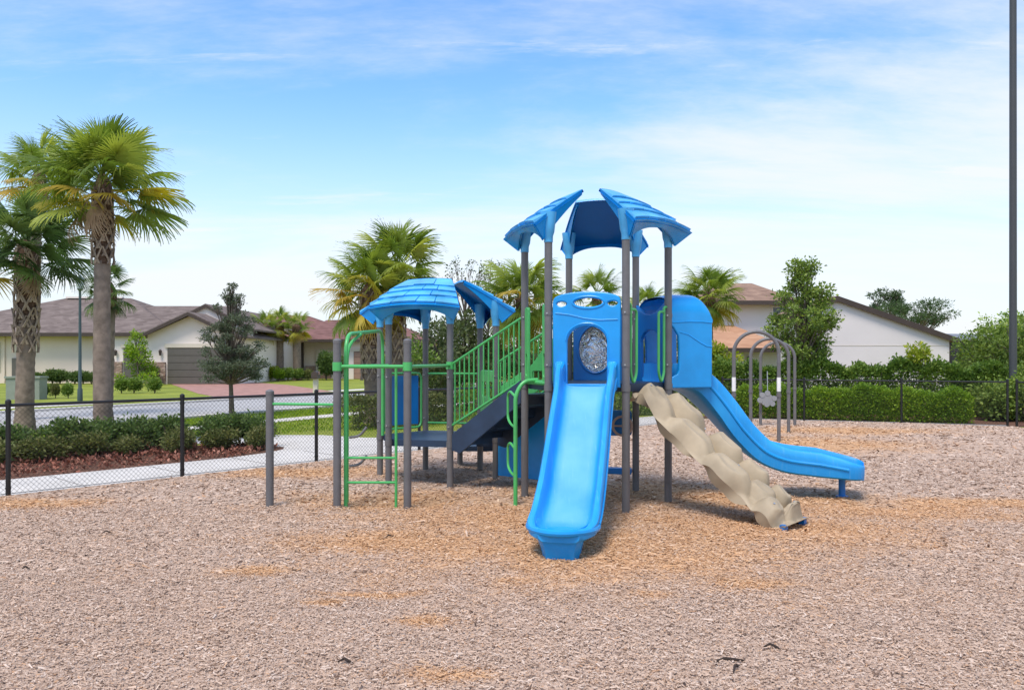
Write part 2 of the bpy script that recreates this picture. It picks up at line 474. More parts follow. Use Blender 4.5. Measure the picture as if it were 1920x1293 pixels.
def bubble_mat():
    m = bpy.data.materials.new('clear_bubble'); m.use_nodes = True; t = m.node_tree; b = t.nodes['Principled BSDF']
    b.inputs['Base Color'].default_value = (.62, .74, .95, 1); b.inputs['Transmission Weight'].default_value = .85
    b.inputs['Roughness'].default_value = .12; b.inputs['IOR'].default_value = 1.35; b.inputs['Coat Weight'].default_value = .6
    g = t.nodes.new('ShaderNodeNewGeometry'); nz = t.nodes.new('ShaderNodeTexNoise'); nz.inputs['Scale'].default_value = 9
    nz.inputs['Detail'].default_value = 4; nz.inputs['Distortion'].default_value = 2.2
    t.links.new(g.outputs['Position'], nz.inputs['Vector'])
    bp = t.nodes.new('ShaderNodeBump'); bp.inputs['Strength'].default_value = 1.0; bp.inputs['Distance'].default_value = .14
    t.links.new(nz.outputs['Fac'], bp.inputs['Height']); t.links.new(bp.outputs[0], b.inputs['Normal'])
    return m


M_BUBBLE = bubble_mat()


def slide_mat():
    """moulded blue plastic, sun-faded and polished by use, with fine scuffs and a sky sheen painted along the bed"""
    m = bpy.data.materials.new('worn_slide_plastic'); m.use_nodes = True; t = m.node_tree; b = t.nodes['Principled BSDF']; K = t.links.new
    g = t.nodes.new('ShaderNodeNewGeometry')
    n1 = t.nodes.new('ShaderNodeTexNoise'); n1.inputs['Scale'].default_value = 2.2; n1.inputs['Detail'].default_value = 6
    K(g.outputs['Position'], n1.inputs['Vector'])
    mp = t.nodes.new('ShaderNodeMapping'); mp.inputs['Scale'].default_value = (60, 5, 5); mp.inputs['Rotation'].default_value = (0, 0, R(11)); K(g.outputs['Position'], mp.inputs[0])
    n2 = t.nodes.new('ShaderNodeTexNoise'); n2.inputs['Scale'].default_value = 1.0; n2.inputs['Detail'].default_value = 4; K(mp.outputs[0], n2.inputs['Vector'])
    r1 = t.nodes.new('ShaderNodeValToRGB'); e = r1.color_ramp.elements
    e[0].position = .3; e[0].color = (.008, .27, .68, 1); e[1].position = .7; e[1].color = (.024, .36, .80, 1); K(n1.outputs['Fac'], r1.inputs[0])
    r2 = t.nodes.new('ShaderNodeMapRange'); r2.inputs['From Min'].default_value = .58; r2.inputs['From Max'].default_value = .80; r2.inputs['To Max'].default_value = .35; K(n2.outputs['Fac'], r2.inputs['Value'])
    mx = t.nodes.new('ShaderNodeMix'); mx.data_type = 'RGBA'; K(r2.outputs[0], mx.inputs['Factor']); K(r1.outputs[0], mx.inputs['A']); mx.inputs['B'].default_value = (.22, .52, .80, 1)
    wa = t.nodes.new('ShaderNodeAttribute'); wa.attribute_name = 'sky_sheen'  # mask of the painted sky reflection on the slide bed
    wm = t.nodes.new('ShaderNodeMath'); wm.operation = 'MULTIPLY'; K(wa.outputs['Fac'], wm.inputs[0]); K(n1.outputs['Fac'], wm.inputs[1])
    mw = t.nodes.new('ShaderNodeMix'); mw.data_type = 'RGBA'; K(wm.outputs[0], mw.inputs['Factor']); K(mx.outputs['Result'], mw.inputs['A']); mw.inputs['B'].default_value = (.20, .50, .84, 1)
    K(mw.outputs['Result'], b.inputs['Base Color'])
    r3 = t.nodes.new('ShaderNodeMapRange'); r3.inputs['To Min'].default_value = .36; r3.inputs['To Max'].default_value = .56; K(n1.outputs['Fac'], r3.inputs['Value']); K(r3.outputs[0], b.inputs['Roughness'])
    b.inputs['Specular IOR Level'].default_value = .45
    return m


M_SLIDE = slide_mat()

# ------------------------------------------------------------------ setting: ground sheets


def sheet(name, pts, z, m, parent=None):
    mb = MB(); mb.add([(x, y, z) for x, y in pts], [tuple(range(len(pts)))])
    o = struct(name, mb, m, parent)
    return o


big = 900
sheet('ground', [(-big, -60), (big, -60), (big, 1500), (-big, 1500)], -.012, M_GRASS)

FT = Vector((.68, .733)).normalized(); FN = Vector((-FT.y, FT.x))     # left fence direction / outward normal
FA = Vector((-6.51, 10.2))


def fl(t, s=0.0):
    p = FA + FT * t + FN * s
    return (p.x, p.y)


CORNER = (6.08, 23.7); RC = (13.12, 20.9); RC2 = (16.2, 13.0)
def playground():
    # a fine sheet clipped to the fence lines, gently uneven
    x0, x1, y0, y1, st = -22.0, 22.0, -4.0, 24.0, .12
    nx, ny = int((x1 - x0) / st), int((y1 - y0) / st)
    X, Y = np.meshgrid(np.linspace(x0, x1, nx + 1), np.linspace(y0, y1, ny + 1), indexing='ij')
    A = FA; sl = (X - A.x) * FN.x + (Y - A.y) * FN.y
    over = np.maximum(sl, 0); X = X - over * FN.x; Y = Y - over * FN.y          # slide outside points back onto the fence lines
    for (a, b) in ((CORNER, RC), (RC, RC2)):
        d = (Vector(b) - Vector(a)).normalized(); n = Vector((-d.y, d.x))
        o = np.maximum((X - a[0]) * n.x + (Y - a[1]) * n.y, 0); X = X - o * n.x; Y = Y - o * n.y
    Z = mulch_z(X, Y)
    edge = np.clip(-((X - A.x) * FN.x + (Y - A.y) * FN.y) / .5, 0, 1); Z = Z * edge + .028
    v = np.stack([X, Y, Z], -1).reshape(-1, 3)
    idx = np.arange((nx + 1) * (ny + 1)).reshape(nx + 1, ny + 1)
    f = np.stack([idx[:-1, :-1], idx[1:, :-1], idx[1:, 1:], idx[:-1, 1:]], -1).reshape(-1, 4)
    p = v[f]; ar = np.abs(np.cross(p[:, 2] - p[:, 0], p[:, 3] - p[:, 1])[:, 2]); f = f[ar > 1e-4]
    me = bpy.data.meshes.new('playground_surface')
    me.vertices.add(len(v)); me.vertices.foreach_set('co', v.ravel())
    me.loops.add(len(f) * 4); me.loops.foreach_set('vertex_index', f.ravel().astype(np.int32))
    me.polygons.add(len(f)); me.polygons.foreach_set('loop_start', np.arange(0, len(f) * 4, 4, dtype=np.int32))
    me.polygons.foreach_set('use_smooth', np.ones(len(f), bool)); me.update()
    at_ = me.attributes.new('scuff', 'FLOAT', 'POINT'); at_.data.foreach_set('value', scuff_at(v[:, 0], v[:, 1]).astype(np.float32))
    struct('playground_surface', me, M_MULCH)


playground()
# kerb strips along the fences
mb = MB(); mb.add([(*fl(-22, .02), .012), (*fl(18.4, .02), .012), (*fl(18.4, .13), .012), (*fl(-22, .13), .012)], [(0, 1, 2, 3)])
mb.add([(*fl(-22, .02), -.05), (*fl(18.4, .02), -.05), (*fl(18.4, .02), .012), (*fl(-22, .02), .012)], [(0, 1, 2, 3)])
struct('kerb', mb, M_CURB)
rd = (Vector(RC) - Vector(CORNER)).normalized(); rn = Vector((-rd.y, rd.x))


def rl(t, s=0.0):
    p = Vector(CORNER) + rd * t + rn * s
    return (p.x, p.y)


mb = MB(); LR = (Vector(RC) - Vector(CORNER)).length
mb.add([(*rl(0, -.02), .03), (*rl(LR, -.02), .03), (*rl(LR, .3), .03), (*rl(0, .3), .03), (*rl(0, -.02), -.04), (*rl(LR, -.02), -.04)],
       [(0, 1, 2, 3), (4, 5, 1, 0)])
struct('kerb', mb, M_CURB)

# footpath outside the left fence, opening out to the right
bed_edge = [fl(-20, 1.85), fl(2.0, 1.8), fl(4.0, 1.86), fl(4.9, 2.05), fl(5.4, 2.35), fl(5.62, 2.7), fl(5.5, 3.2), fl(4.9, 3.9)]
path = [fl(-20, .135), fl(18.3, .135), fl(18.3, 2.0), fl(9.5, 2.2), fl(8.3, 2.6), fl(7.9, 3.1), fl(7.6, 4.3), fl(6.7, 5.3), fl(5.3, 6.2), fl(4.6, 5.2)] + bed_edge[::-1]
fpath = sheet('footpath', path, -.004, M_CONC)
for k in range(12):
    t0 = -11 + k * 1.5
    mb = MB(); mb.add([(*fl(t0, .14), -.0005), (*fl(t0 + .022, .14), -.0005), (*fl(t0 + .022, 1.80), -.0005), (*fl(t0, 1.80), -.0005)], [(0, 1, 2, 3)])
    obj('joint', mb, M_CURB, fpath)
bed = bed_edge + [fl(4.2, 4.8), fl(2.5, 5.6), fl(-4, 6.2), fl(-20, 7.0)]
sheet('planting_bed', bed, -.008, M_SOIL)
sheet('planting_bed', [rl(-.5, .31), rl(LR + .3, .31), rl(LR + 4, .3), rl(LR + 9, 17), rl(-.5, 15)], -.008, M_SOIL)  # soil extended unseen up to the house to cut green lawn bounce

RO = Vector((-12.2, 20.1)); RT = Vector((.48, .876)).normalized(); RNN = Vector((-RT.y, RT.x))


def ro(t, s):
    p = RO + RT * t + RNN * s
    return (p.x, p.y)


sheet('road', [ro(-40, 0), ro(90, 0), ro(90, 7), ro(-40, 7)], -.008, M_ASPH)
for s0, s1 in ((-.35, 0), (7, 7.35)):
    mb = MB(); a, b_, c, d = ro(-40, s0), ro(90, s0), ro(90, s1), ro(-40, s1)
    mb.add([(*a, .07), (*b_, .07), (*c, .07), (*d, .07), (*a, -.03), (*b_, -.03), (*c, -.03), (*d, -.03)],
           [(0, 1, 2, 3), (0, 4, 5, 1), (2, 6, 7, 3)])
    struct('kerb', mb, M_CONC)
sheet('footpath', [ro(-40, -3.6), ro(40, -3.6), ro(40, -2.7), ro(-40, -2.7)], -.005, M_CONC)
sheet('footpath', [ro(-40, 9.6), ro(90, 9.6), ro(90, 10.9), ro(-40, 10.9)], -.005, M_CONC)
sheet('driveway', [(-27.2, 62.0), (-20.2, 62.0), (-16.0, 56.0), (-10.0, 44.2), (-13.9, 37.4), (-16.5, 41.5)], -.001, M_PAVER)
sheet('driveway', [(-14.5, 74.5), (-8.2, 74.5), (-3.0, 60.0), (-6.6, 54.0)], -.001, M_CURB)

# ------------------------------------------------------------------ play structure
RH = .9; A0 = R(-13)
C1 = Vector((1.04, 9.89, 0)); C2 = Vector((-1.113, 11.70, 0))
D1, D2 = 1.50, .66


def hv(c, k, z=0.0, r=RH):
    a = A0 + k * R(60)
    return Vector((c.x + r * math.cos(a), c.y + r * math.sin(a), z))


# tower 1 vertices: 0=right, 1=back right, 2=back left, 3=left, 4=front left, 5=front right
play = thing('play_structure', (0.3, 10.2, 0), 'blue, green and grey play structure with slides standing on wood chips', 'play structure')


def panel2d(splines, thick, bevel, M):
    """closed outlines (first = outer, others = holes) in (u, v) -> extruded mesh transformed by M"""
    cu = bpy.data.curves.new('tmp', 'CURVE'); cu.dimensions = '2D'; cu.fill_mode = 'BOTH'
    cu.extrude = max(thick / 2 - bevel, .001); cu.bevel_depth = bevel; cu.bevel_resolution = 2
    cu.offset = -bevel
    for pts in splines:
        sp = cu.splines.new('POLY'); sp.points.add(len(pts) - 1); sp.use_cyclic_u = True
        for p, q in zip(sp.points, pts): p.co = (q[0], q[1], 0, 1)
    o = bpy.data.objects.new('tmp', cu); COL.objects.link(o)
    dg = bpy.context.evaluated_depsgraph_get(); dg.update()
    me = bpy.data.meshes.new_from_object(o.evaluated_get(dg))
    bpy.data.objects.remove(o); bpy.data.curves.remove(cu)
    me.transform(M)
    for p in me.polygons: p.use_smooth = True
    me.set_sharp_from_angle(angle=R(40))
    me.materials.clear()
    return me


def frame(p0, p1):
    """matrix: u along p0->p1 from the midpoint, v up, w horizontal normal"""
    p0 = Vector(p0); p1 = Vector(p1); mid = (p0 + p1) / 2
    u = (p1 - p0); u.z = 0; u.normalize(); v = Vector((0, 0, 1)); n = u.cross(v)
    M = Matrix.Identity(4)
    for i, a in enumerate((u, v, n)):
        M[0][i], M[1][i], M[2][i] = a
    M[0][3], M[1][3], M[2][3] = mid.x, mid.y, 0
    return M


def rrect(u0, u1, v0, v1, r, n=5):
    pts = []
    for (cx_, cy_, a) in ((u1 - r, v1 - r, 0), (u0 + r, v1 - r, 90), (u0 + r, v0 + r, 180), (u1 - r, v0 + r, 270)):
        for i in range(n + 1):
            t = R(a + 90 * i / n); pts.append((cx_ + r * math.cos(t), cy_ + r * math.sin(t)))
    return pts


def oval(cu_, cv, ru, rv, n=28):
    return [(cu_ + ru * math.cos(2 * math.pi * i / n), cv + rv * math.sin(2 * math.pi * i / n)) for i in range(n)]


def post(x, y, z1, r=.046, cap=True, z0=-.25):
    p = obj('post', MB().tube([(x, y, z0), (x, y, z1)], r, 20), M_POST, play)
    if cap:
        mb = MB(); mb.tube([(x, y, z1 - .03), (x, y, z1 + .004), (x, y, z1 + .018), (x, y, z1 + .026)], [r + .003, r + .003, r * .8, r * .3], 20)
        obj('post_cap', mb, M_POST, p)
    # clamp band near the deck
    return p


for k in range(6):
    v = hv(C1, k); post(v.x, v.y, 3.24, cap=False)
    v = hv(C2, k); post(v.x, v.y, 2.36, cap=False)
PA = Vector((-2.04, 9.21, 0)); PB = Vector((-1.22, 9.21, 0)); PC = Vector((-2.875, 9.37, 0))
post(PA.x, PA.y, 2.0); post(PB.x, PB.y, 2.0); post(PC.x, PC.y, 1.40)
post(-.86, 13.05, .62)


def hexdeck(c, z, th):
    mb = MB(); r = RH - .055
    top = [hv(c, k, z, r) for k in range(6)]; bot = [hv(c, k, z - th, r) for k in range(6)]
    tin = [hv(c, k, z + .004, r - .03) for k in range(6)]
    mb.add(top + bot + tin, [tuple(12 + k for k in range(6))] +
           [(k, (k + 1) % 6, 12 + (k + 1) % 6, 12 + k) for k in range(6)] +
           [(k, 6 + k, 6 + (k + 1) % 6, (k + 1) % 6) for k in range(6)] + [tuple(6 + 5 - k for k in range(6))])
    return obj('deck', mb, M_NAVY, play)


hexdeck(C1, D1, .09); hexdeck(C2, D2, .09)
for c, zs_ in ((C1, (D1 + .22, D1 + .82)), (C2, (D2 + .2, D2 + .88))):
    for k in range(6):
        v = hv(c, k)
        for z in zs_:
            cl_ = obj('post_clamp', MB().tube([(v.x, v.y, z - .022), (v.x, v.y, z + .022)], .0505, 18), M_POST, play)
            a_ = R(250); n_ = Vector((math.cos(a_), math.sin(a_), 0)); obj('bolt', MB().tube([Vector((v.x, v.y, z)) + n_ * .045, Vector((v.x, v.y, z)) + n_ * .060], .010, 8), M_STEEL, cl_)
# clamps holding the decks to the posts
for c, z in ((C1, D1), (C2, D2)):
    for k in range(6):
        v = hv(c, k)
        obj('post_clamp', MB().tube([(v.x, v.y, z - .085), (v.x, v.y, z - .01)], .053, 18), M_POST, play)


def roof_panel(c, normal_deg, z_top, z_eave, r_in=.33, r_out=1.02, hw_in=.28, hw_out=.61, post_z=None):
    a = R(normal_deg); n = Vector((math.cos(a), math.sin(a), 0)); t = Vector((-n.y, n.x, 0))
    slope = Vector((n.x * (r_out - r_in), n.y * (r_out - r_in), z_eave - z_top))
    nrm = t.cross(slope).normalized()
    if nrm.z < 0: nrm = -nrm

    def S(s, q, lift=0.0):
        hw = hw_in + (hw_out - hw_in) * s ** .92
        z = z_top + (z_eave - z_top) * (s - .03 * math.sin(math.pi * s)) - .055 * q * q * (.3 + .7 * s)
        p = Vector((c.x, c.y, 0)) + n * (r_in + (r_out - r_in) * s) + t * (hw * q); p.z = z
        return p + nrm * lift
    mb = MB(); nu, nv = 14, 12
    mb.grid(lambda u, v: S(u, v * 2 - 1, 0.0), nu, nv)
    mb.grid(lambda u, v: S(0, u * 2 - 1, -.03 + .035 * v), nv, 1)
    # side and eave skirts reaching down to the post tops
    for sgn in (-1, 1):
        def side(u, v):
            p = S(u, sgn, .004 * (1 - v)); d = (.06 + .10 * u ** 1.6) * v
            q = p - t * sgn * (.11 * u ** 1.3 * v + .02 * v) - n * (.16 * u * v); q.z = p.z - d
            return q
        mb.grid(side, 12, 3)
        mb.grid(lambda u, v: side(1 - u, v) - t * sgn * .02, 12, 3)

    def eave(u, v):
        q = u * 2 - 1; p = S(1, q, .004 * (1 - v)); d = (.06 + .10 * abs(q) ** 3.0) * v
        r = p - n * (.16 * v * (.3 + .7 * abs(q))) - t * (q * .13 * v); r.z = p.z - d
        return r
    mb.grid(eave, 18, 3); mb.grid(lambda u, v: eave(1 - u, v) - n * .02, 18, 3)
    part = obj('roof_panel', mb, M_BLUE, play)
    mu = MB(); mu.grid(lambda u, v: S(u, 1 - v * 2, -.03), nu, nv); obj('underside', mu, M_BLUE_D, part)      # inner face in deeper blue, the shade under the roof painted in
    for sgn in (-1, 1):
        q_ = Vector((c.x, c.y, 0)) + n * .78 + t * (.45 * sgn)
        zt = S((.78 - r_in) / (r_out - r_in), sgn * .9).z
        obj('roof_collar', MB().tube([(q_.x, q_.y, post_z - .07), (q_.x, q_.y, post_z + .0), (q_.x, q_.y, post_z + .05), (q_.x, q_.y, zt - .01)], [.052, .054, .070, .095], 16), M_ROOF, part)
    rng = random.Random(int(normal_deg * 7 + z_top * 100))
    rows = [(.02, .36), (.30, .56), (.52, .76), (.72, .985)]
    for i, (s0, s1) in enumerate(rows):
        m2 = MB(); tabs = 3 + (i % 2); edges = [-1 + 2 * j / tabs for j in range(tabs + 1)]
        if i % 2: edges = [-1, -.52, .05, .48, 1]
        tabs = len(edges) - 1
        for j in range(tabs):
            q0 = edges[j] * .985 + (.012 if j else 0); q1 = edges[j + 1] * .985 - (.012 if j < tabs - 1 else 0)
            e = s1 - rng.uniform(0, .03)
            lift = rng.uniform(.024, .034)

            def T(u, v, q0=q0, q1=q1, e=e, lift=lift, s0=s0):
                return S(s0 + (e - s0) * u, q0 + (q1 - q0) * v, .006 + lift * u)
            m2.grid(T, 4, 4)
            m2.grid(lambda u, v: T(1, u) - nrm * (lift + .004) * v + slope.normalized() * (-.006 * v), 4, 1, False)
            m2.grid(lambda u, v: T(u, 0) - nrm * (.006 + lift) * u * v, 4, 1, False)
            m2.grid(lambda u, v: T(u, 1) - nrm * (.006 + lift) * u * v, 4, 1, False)
        obj('shingle_row', m2, M_ROOF, part)
    return part


for nd in (197, 317, 77): roof_panel(C1, nd, 3.85, 3.38, post_z=3.22, r_in=.28)
for nd in (257, 17, 137): roof_panel(C2, nd, 2.95, 2.53, post_z=2.34, hw_in=.33, hw_out=.66)

# --- straight slide at the front edge
e4, e5 = hv(C1, 4), hv(C1, 5)
fm = (e4 + e5) / 2; fdir = Vector((math.cos(R(258.5)), math.sin(R(258.5)), 0)); flat = Vector((-fdir.y, fdir.x, 0))


def smooth_path(keys, n):
    """monotone-ish Catmull-Rom through (d, z)"""
    out = []; ks = [keys[0]] + keys + [keys[-1]]
    seg = len(keys) - 1
    for i in range(n + 1):
        f = i / n * seg; k = min(int(f), seg - 1); t = f - k
        p0, p1, p2, p3 = [np.array(ks[k + j], float) for j in range(4)]
        out.append(.5 * ((2 * p1) + (-p0 + p2) * t + (2 * p0 - 5 * p1 + 4 * p2 - p3) * t * t + (-p0 + 3 * p1 - 3 * p2 + p3) * t ** 3))
    return out


def u_section(hw, wall, thick=.03, flange=.06):
    """open channel with rolled rims, closed loop, (u, v)"""
    half = [(0, 0), (hw * .40, .002), (hw * .57, .008), (hw * .665, .028), (hw * .72, .07), (hw * .75, wall * .6), (hw * .77, wall * .84),
            (hw * .81, wall * .965), (hw * .875, wall), (hw * .94, wall * .965), (hw * .985, wall * .86), (hw, wall * .66), (hw * .985, wall * .25),
            (hw * .95, -.02), (hw * .8, -thick - .015), (hw * .4, -thick - .02)]
    top = half; loop = [(-u, v) for u, v in reversed(half[1:])] + half + [(0, -thick - .02)]
    return loop


def channel(name, centre, hws, walls, par, material, lat_fn, nrm_fn):
    st = []
    for i, p in enumerate(centre):
        l, n = lat_fn(i), nrm_fn(i)
        st.append([p + l * u + n * v for u, v in u_section(hws[i], walls[i])])
    mb = MB(); mb.sweep(st)
    o = obj(name, mb, material, par)
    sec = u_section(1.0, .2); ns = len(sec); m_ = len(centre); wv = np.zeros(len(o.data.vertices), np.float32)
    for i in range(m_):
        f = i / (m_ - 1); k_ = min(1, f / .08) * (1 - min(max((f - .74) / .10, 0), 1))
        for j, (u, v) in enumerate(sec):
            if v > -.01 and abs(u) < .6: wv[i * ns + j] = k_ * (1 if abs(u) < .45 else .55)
    at_ = o.data.attributes.new('sky_sheen', 'FLOAT', 'POINT'); at_.data.foreach_set('value', wv)      # sky reflection painted in as a paler bed track
    return o


keys = [(-.02, 1.47), (.10, 1.46), (.28, 1.35), (.70, 1.00), (1.15, .62), (1.50, .37), (1.80, .265), (2.08, .245), (2.30, .235)]
sp = smooth_path(keys, 72)
cen = [fm + fdir * d + Vector((0, 0, z)) for d, z in sp]


def tang(pts, i):
    return (pts[min(i + 1, len(pts) - 1)] - pts[max(i - 1, 0)]).normalized()


hws, walls = [], []
for d, z in sp:
    hwid = .325
    if d < .35: hwid = .345 - .03 * max(0, (d) / .35) + .01
    if d > 1.5: hwid = .325 + .0 * min((d - 1.5) / .35, 1)
    if d > 2.0: hwid = .325 * math.sqrt(max(1 - ((d - 2.0) / .36) ** 2.2, .02))
    wl = .215
    if d < .25: wl = .30 - .085 * max(d, 0) / .25
    if d > 1.6: wl = .215 - .145 * min((d - 1.6) / .6, 1)
    hws.append(hwid); walls.append(wl)
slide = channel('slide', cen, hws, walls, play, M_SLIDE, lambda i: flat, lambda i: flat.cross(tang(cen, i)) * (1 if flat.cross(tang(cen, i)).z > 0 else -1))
# rolled front lip and the foot below the exit
lipd = 2.27
lp = []
for i in range(17):
    a = -90 + 180 * i / 16
    lp.append(fm + fdir * (2.0 + .335 * math.cos(R(a))) + flat * (.31 * math.sin(R(a))) + Vector((0, 0, .275)))
obj('slide_lip', MB().tube(lp, .034, 10), M_BLUE, slide)
ft = []
for (z, hw_, d0, d1) in ((.25, .23, 1.90, 2.27), (.12, .18, 1.95, 2.25), (.0, .155, 2.0, 2.22), (-.06, .155, 2.0, 2.22)):
    ft.append([fm + fdir * d + flat * u + Vector((0, 0, z)) for d, u in
               ((d0, -hw_), (d1 - .07, -hw_), (d1, -hw_ * .75), (d1, hw_ * .75), (d1 - .07, hw_), (d0, hw_))])
mb = MB(); mb.sweep(ft, smooth=False); obj('slide_foot', mb, M_BLUE, slide)
# flared wings at the top
for sg in (-1, 1):
    mb = MB()
    a = fm + flat * (sg * .30)
    st = []
    for d, z0, z1, wd in ((-.02, 1.44, 1.74, .10), (.10, 1.44, 1.76, .11), (.17, 1.42, 1.70, .08), (.2, 1.42, 1.62, .05)):
        b = a + fdir * d
        st.append([b + flat * (-wd / 2) + Vector((0, 0, z0)), b + flat * (wd / 2) + Vector((0, 0, z0)), b + flat * (wd / 2) + Vector((0, 0, z1 - .02)),
                   b + flat * (wd / 2 - .02) + Vector((0, 0, z1)), b + flat * (-wd / 2 + .02) + Vector((0, 0, z1)), b + flat * (-wd / 2) + Vector((0, 0, z1 - .02))])
    mb.sweep(st, smooth=False)
    obj('slide_wing', mb, M_BLUE, slide)

# entry panel above the slide
Mf = frame(e4, e5)
outer = [(-.39, 1.46), (.39, 1.46)] + [(.395, 2.44)] + [(.39 * math.cos(R(a)), 2.46 + .105 * math.sin(R(a)) ** .8) for a in range(8, 173, 8)] + [(-.395, 2.44)]
open_ = [(-.225, 1.50), (.235, 1.50), (.235, 1.98)] + [(.005 + .23 * math.cos(R(a)), 1.98 + .19 * math.sin(R(a))) for a in range(10, 171, 10)] + [(-.225, 1.98)]
holes = [oval(0.02, 2.44, .165, .052), oval(-.29, 2.425, .06, .028, 16), oval(.30, 2.425, .06, .028, 16)]
entry = obj('entry_panel', panel2d([outer, open_] + holes, .07, .014, Mf), M_BLUE, play)
# raised moulded ribs on the panel face (Mf's third axis points to the camera side)
fw = Vector((Mf[0][2], Mf[1][2], Mf[2][2]))


def on(M, u, v, w=0.0): return M @ Vector((u, v, w))


sgn = 1 if fw.y < 0 else -1
obj('rim', MB().tube([on(Mf, .02 + .185 * math.cos(R(a)), 2.44 + .07 * math.sin(R(a)), sgn * .034) for a in range(0, 361, 15)], .012, 8), M_BLUE, entry)
obj('rim', MB().tube([on(Mf, u, v, sgn * .034) for u, v in [(-.36, 2.32), (-.2, 2.30), (-.02, 2.255), (.15, 2.235), (.36, 2.24)]], .010, 8), M_BLUE, entry)
obj('rim', MB().tube([on(Mf, u * 1.07, 1.5 + (v - 1.5) * 1.045, sgn * .034) for u, v in open_[1:]], .011, 8), M_BLUE, entry)

# back panel with a clear bubble
b1, b2 = hv(C1, 1), hv(C1, 2)
Mb = frame(b1, b2)
sb = 1 if Mb[1][2] < 0 else -1
ub = -.085 if Mb[0][0] > 0 else .085
bp_out = [(-.39, 1.46), (.39, 1.46), (.39, 2.36)] + [(.39 * math.cos(R(a)), 2.38 + .08 * math.sin(R(a))) for a in range(10, 171, 10)] + [(-.39, 2.36)]
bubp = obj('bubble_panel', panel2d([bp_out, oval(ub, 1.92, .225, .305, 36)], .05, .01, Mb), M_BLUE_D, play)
mb = MB()


def dome(u, v):
    a = 2 * math.pi * v; th = u * R(88)
    return on(Mb, ub + .228 * math.sin(th) * math.cos(a), 1.92 + .308 * math.sin(th) * math.sin(a), sb * (-.02) - sb * .17 * (math.cos(th) - math.cos(R(88))))


mb.grid(dome, 10, 32)
obj('bubble_window', mb, M_BUBBLE, bubp)
obj('bubble_ring', MB().tube([on(Mb, ub + .24 * math.cos(R(a)), 1.92 + .32 * math.sin(R(a)), sb * .03) for a in range(0, 361, 10)], .014, 8), M_BLUE_D, bubp)

# lower counter panel with a steering ring, and bench rail, below the deck at the back
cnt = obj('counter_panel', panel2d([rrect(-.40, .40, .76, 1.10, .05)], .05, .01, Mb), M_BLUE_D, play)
um = .28 if Mb[0][0] < 0 else -.28
ring_c = on(Mb, -um * 1.0, .90, sb * .10)
uu = Vector((Mb[0][0], Mb[1][0], 0))
obj('steering_ring', MB().tube([ring_c + uu * (.125 * math.cos(R(a))) + Vector((0, 0, .125 * math.sin(R(a)))) for a in range(0, 361, 12)], .017, 8), M_RING, cnt)
obj('ring_spoke', MB().tube([ring_c - uu * .12, ring_c + uu * .12], .012, 8), M_RING, cnt)
obj('ring_hub', MB().tube([ring_c, ring_c - Vector((Mb[0][2], Mb[1][2], 0)) * sb * .1], .02, 8), M_RING, cnt)
obj('bench_rail', panel2d([rrect(-.40, .40, .25, .33, .03)], .16, .015, Mb), M_BLUE_D, play)

# --- curved slide with hood at the right edge (between vertices 0 and 1)
s0v, s1v = hv(C1, 0), hv(C1, 1)
sm = (s0v + s1v) / 2; sdir = Vector((math.cos(R(17)), math.sin(R(17)), 0)); slat = Vector((-sdir.y, sdir.x, 0))
# plan path: straight under the hood, then bending toward the camera
keys3 = [(0.0, 0.0, 1.47), (.30, .0, 1.46), (.58, -.01, 1.36), (.86, -.06, 1.08), (1.12, -.14, .76), (1.38, -.24, .52), (1.66, -.37, .405), (1.98, -.55, .36), (2.30, -.76, .335), (2.50, -.92, .325)]
k3 = [keys3[0]] + keys3 + [keys3[-1]]
cen2 = []
for i in range(91):
    f = i / 90 * (len(keys3) - 1); k = min(int(f), len(keys3) - 2); t_ = f - k
    p0, p1, p2, p3 = [np.array(k3[k + j], float) for j in range(4)]
    q = .5 * ((2 * p1) + (-p0 + p2) * t_ + (2 * p0 - 5 * p1 + 4 * p2 - p3) * t_ ** 2 + (-p0 + 3 * p1 - 3 * p2 + p3) * t_ ** 3)
    cen2.append(sm + sdir * q[0] + slat * q[1] + Vector((0, 0, q[2])))


def lat2(i):
    t_ = tang(cen2, i); t_ = Vector((t_.x, t_.y, 0)).normalized(); return Vector((-t_.y, t_.x, 0))


def nrm2(i):
    n = lat2(i).cross(tang(cen2, i)); return n if n.z > 0 else -n


hw2, wl2 = [], []
for i in range(91):
    f = i / 90
    h_ = .36; w_ = .265
    if f > .90: h_ = .36 * math.sqrt(max(1 - ((f - .90) / .115) ** 2.4, .06))
    if f > .80: w_ = .265 - .13 * ((f - .80) / .2)
    hw2.append(h_); wl2.append(w_)
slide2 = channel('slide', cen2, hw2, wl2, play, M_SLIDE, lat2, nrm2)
slide2['label'] = 'hooded slide bending away at the side of the tall tower'; slide['label'] = 'wide open slide at the front of the tall tower'
# rolled outer flange running down the near wall
for sg in (-1, 1):
    obj('slide_rim', MB().tube([cen2[i] + lat2(i) * (sg * hw2[i] * .985) + nrm2(i) * (wl2[i] * .45) for i in range(14, 84, 2)], .020, 8), M_BLUE, slide2)
    obj('slide_rim', MB().tube([cen[i] + flat * (sg * hws[i] * 1.0) + Vector((0, 0, walls[i] * .40)) for i in range(8, 62, 2)], .016, 8), M_BLUE, slide)
# leg under the exit
lg = cen2[80]
lb = obj('slide_leg', MB().tube([(lg.x, lg.y, -.15), (lg.x, lg.y, .31)], .042, 14), M_BLUE_D, slide2)
obj('leg_flange', MB().tube([(lg.x, lg.y, .015), (lg.x, lg.y, .05)], .075, 14), M_BLUE_D, lb)

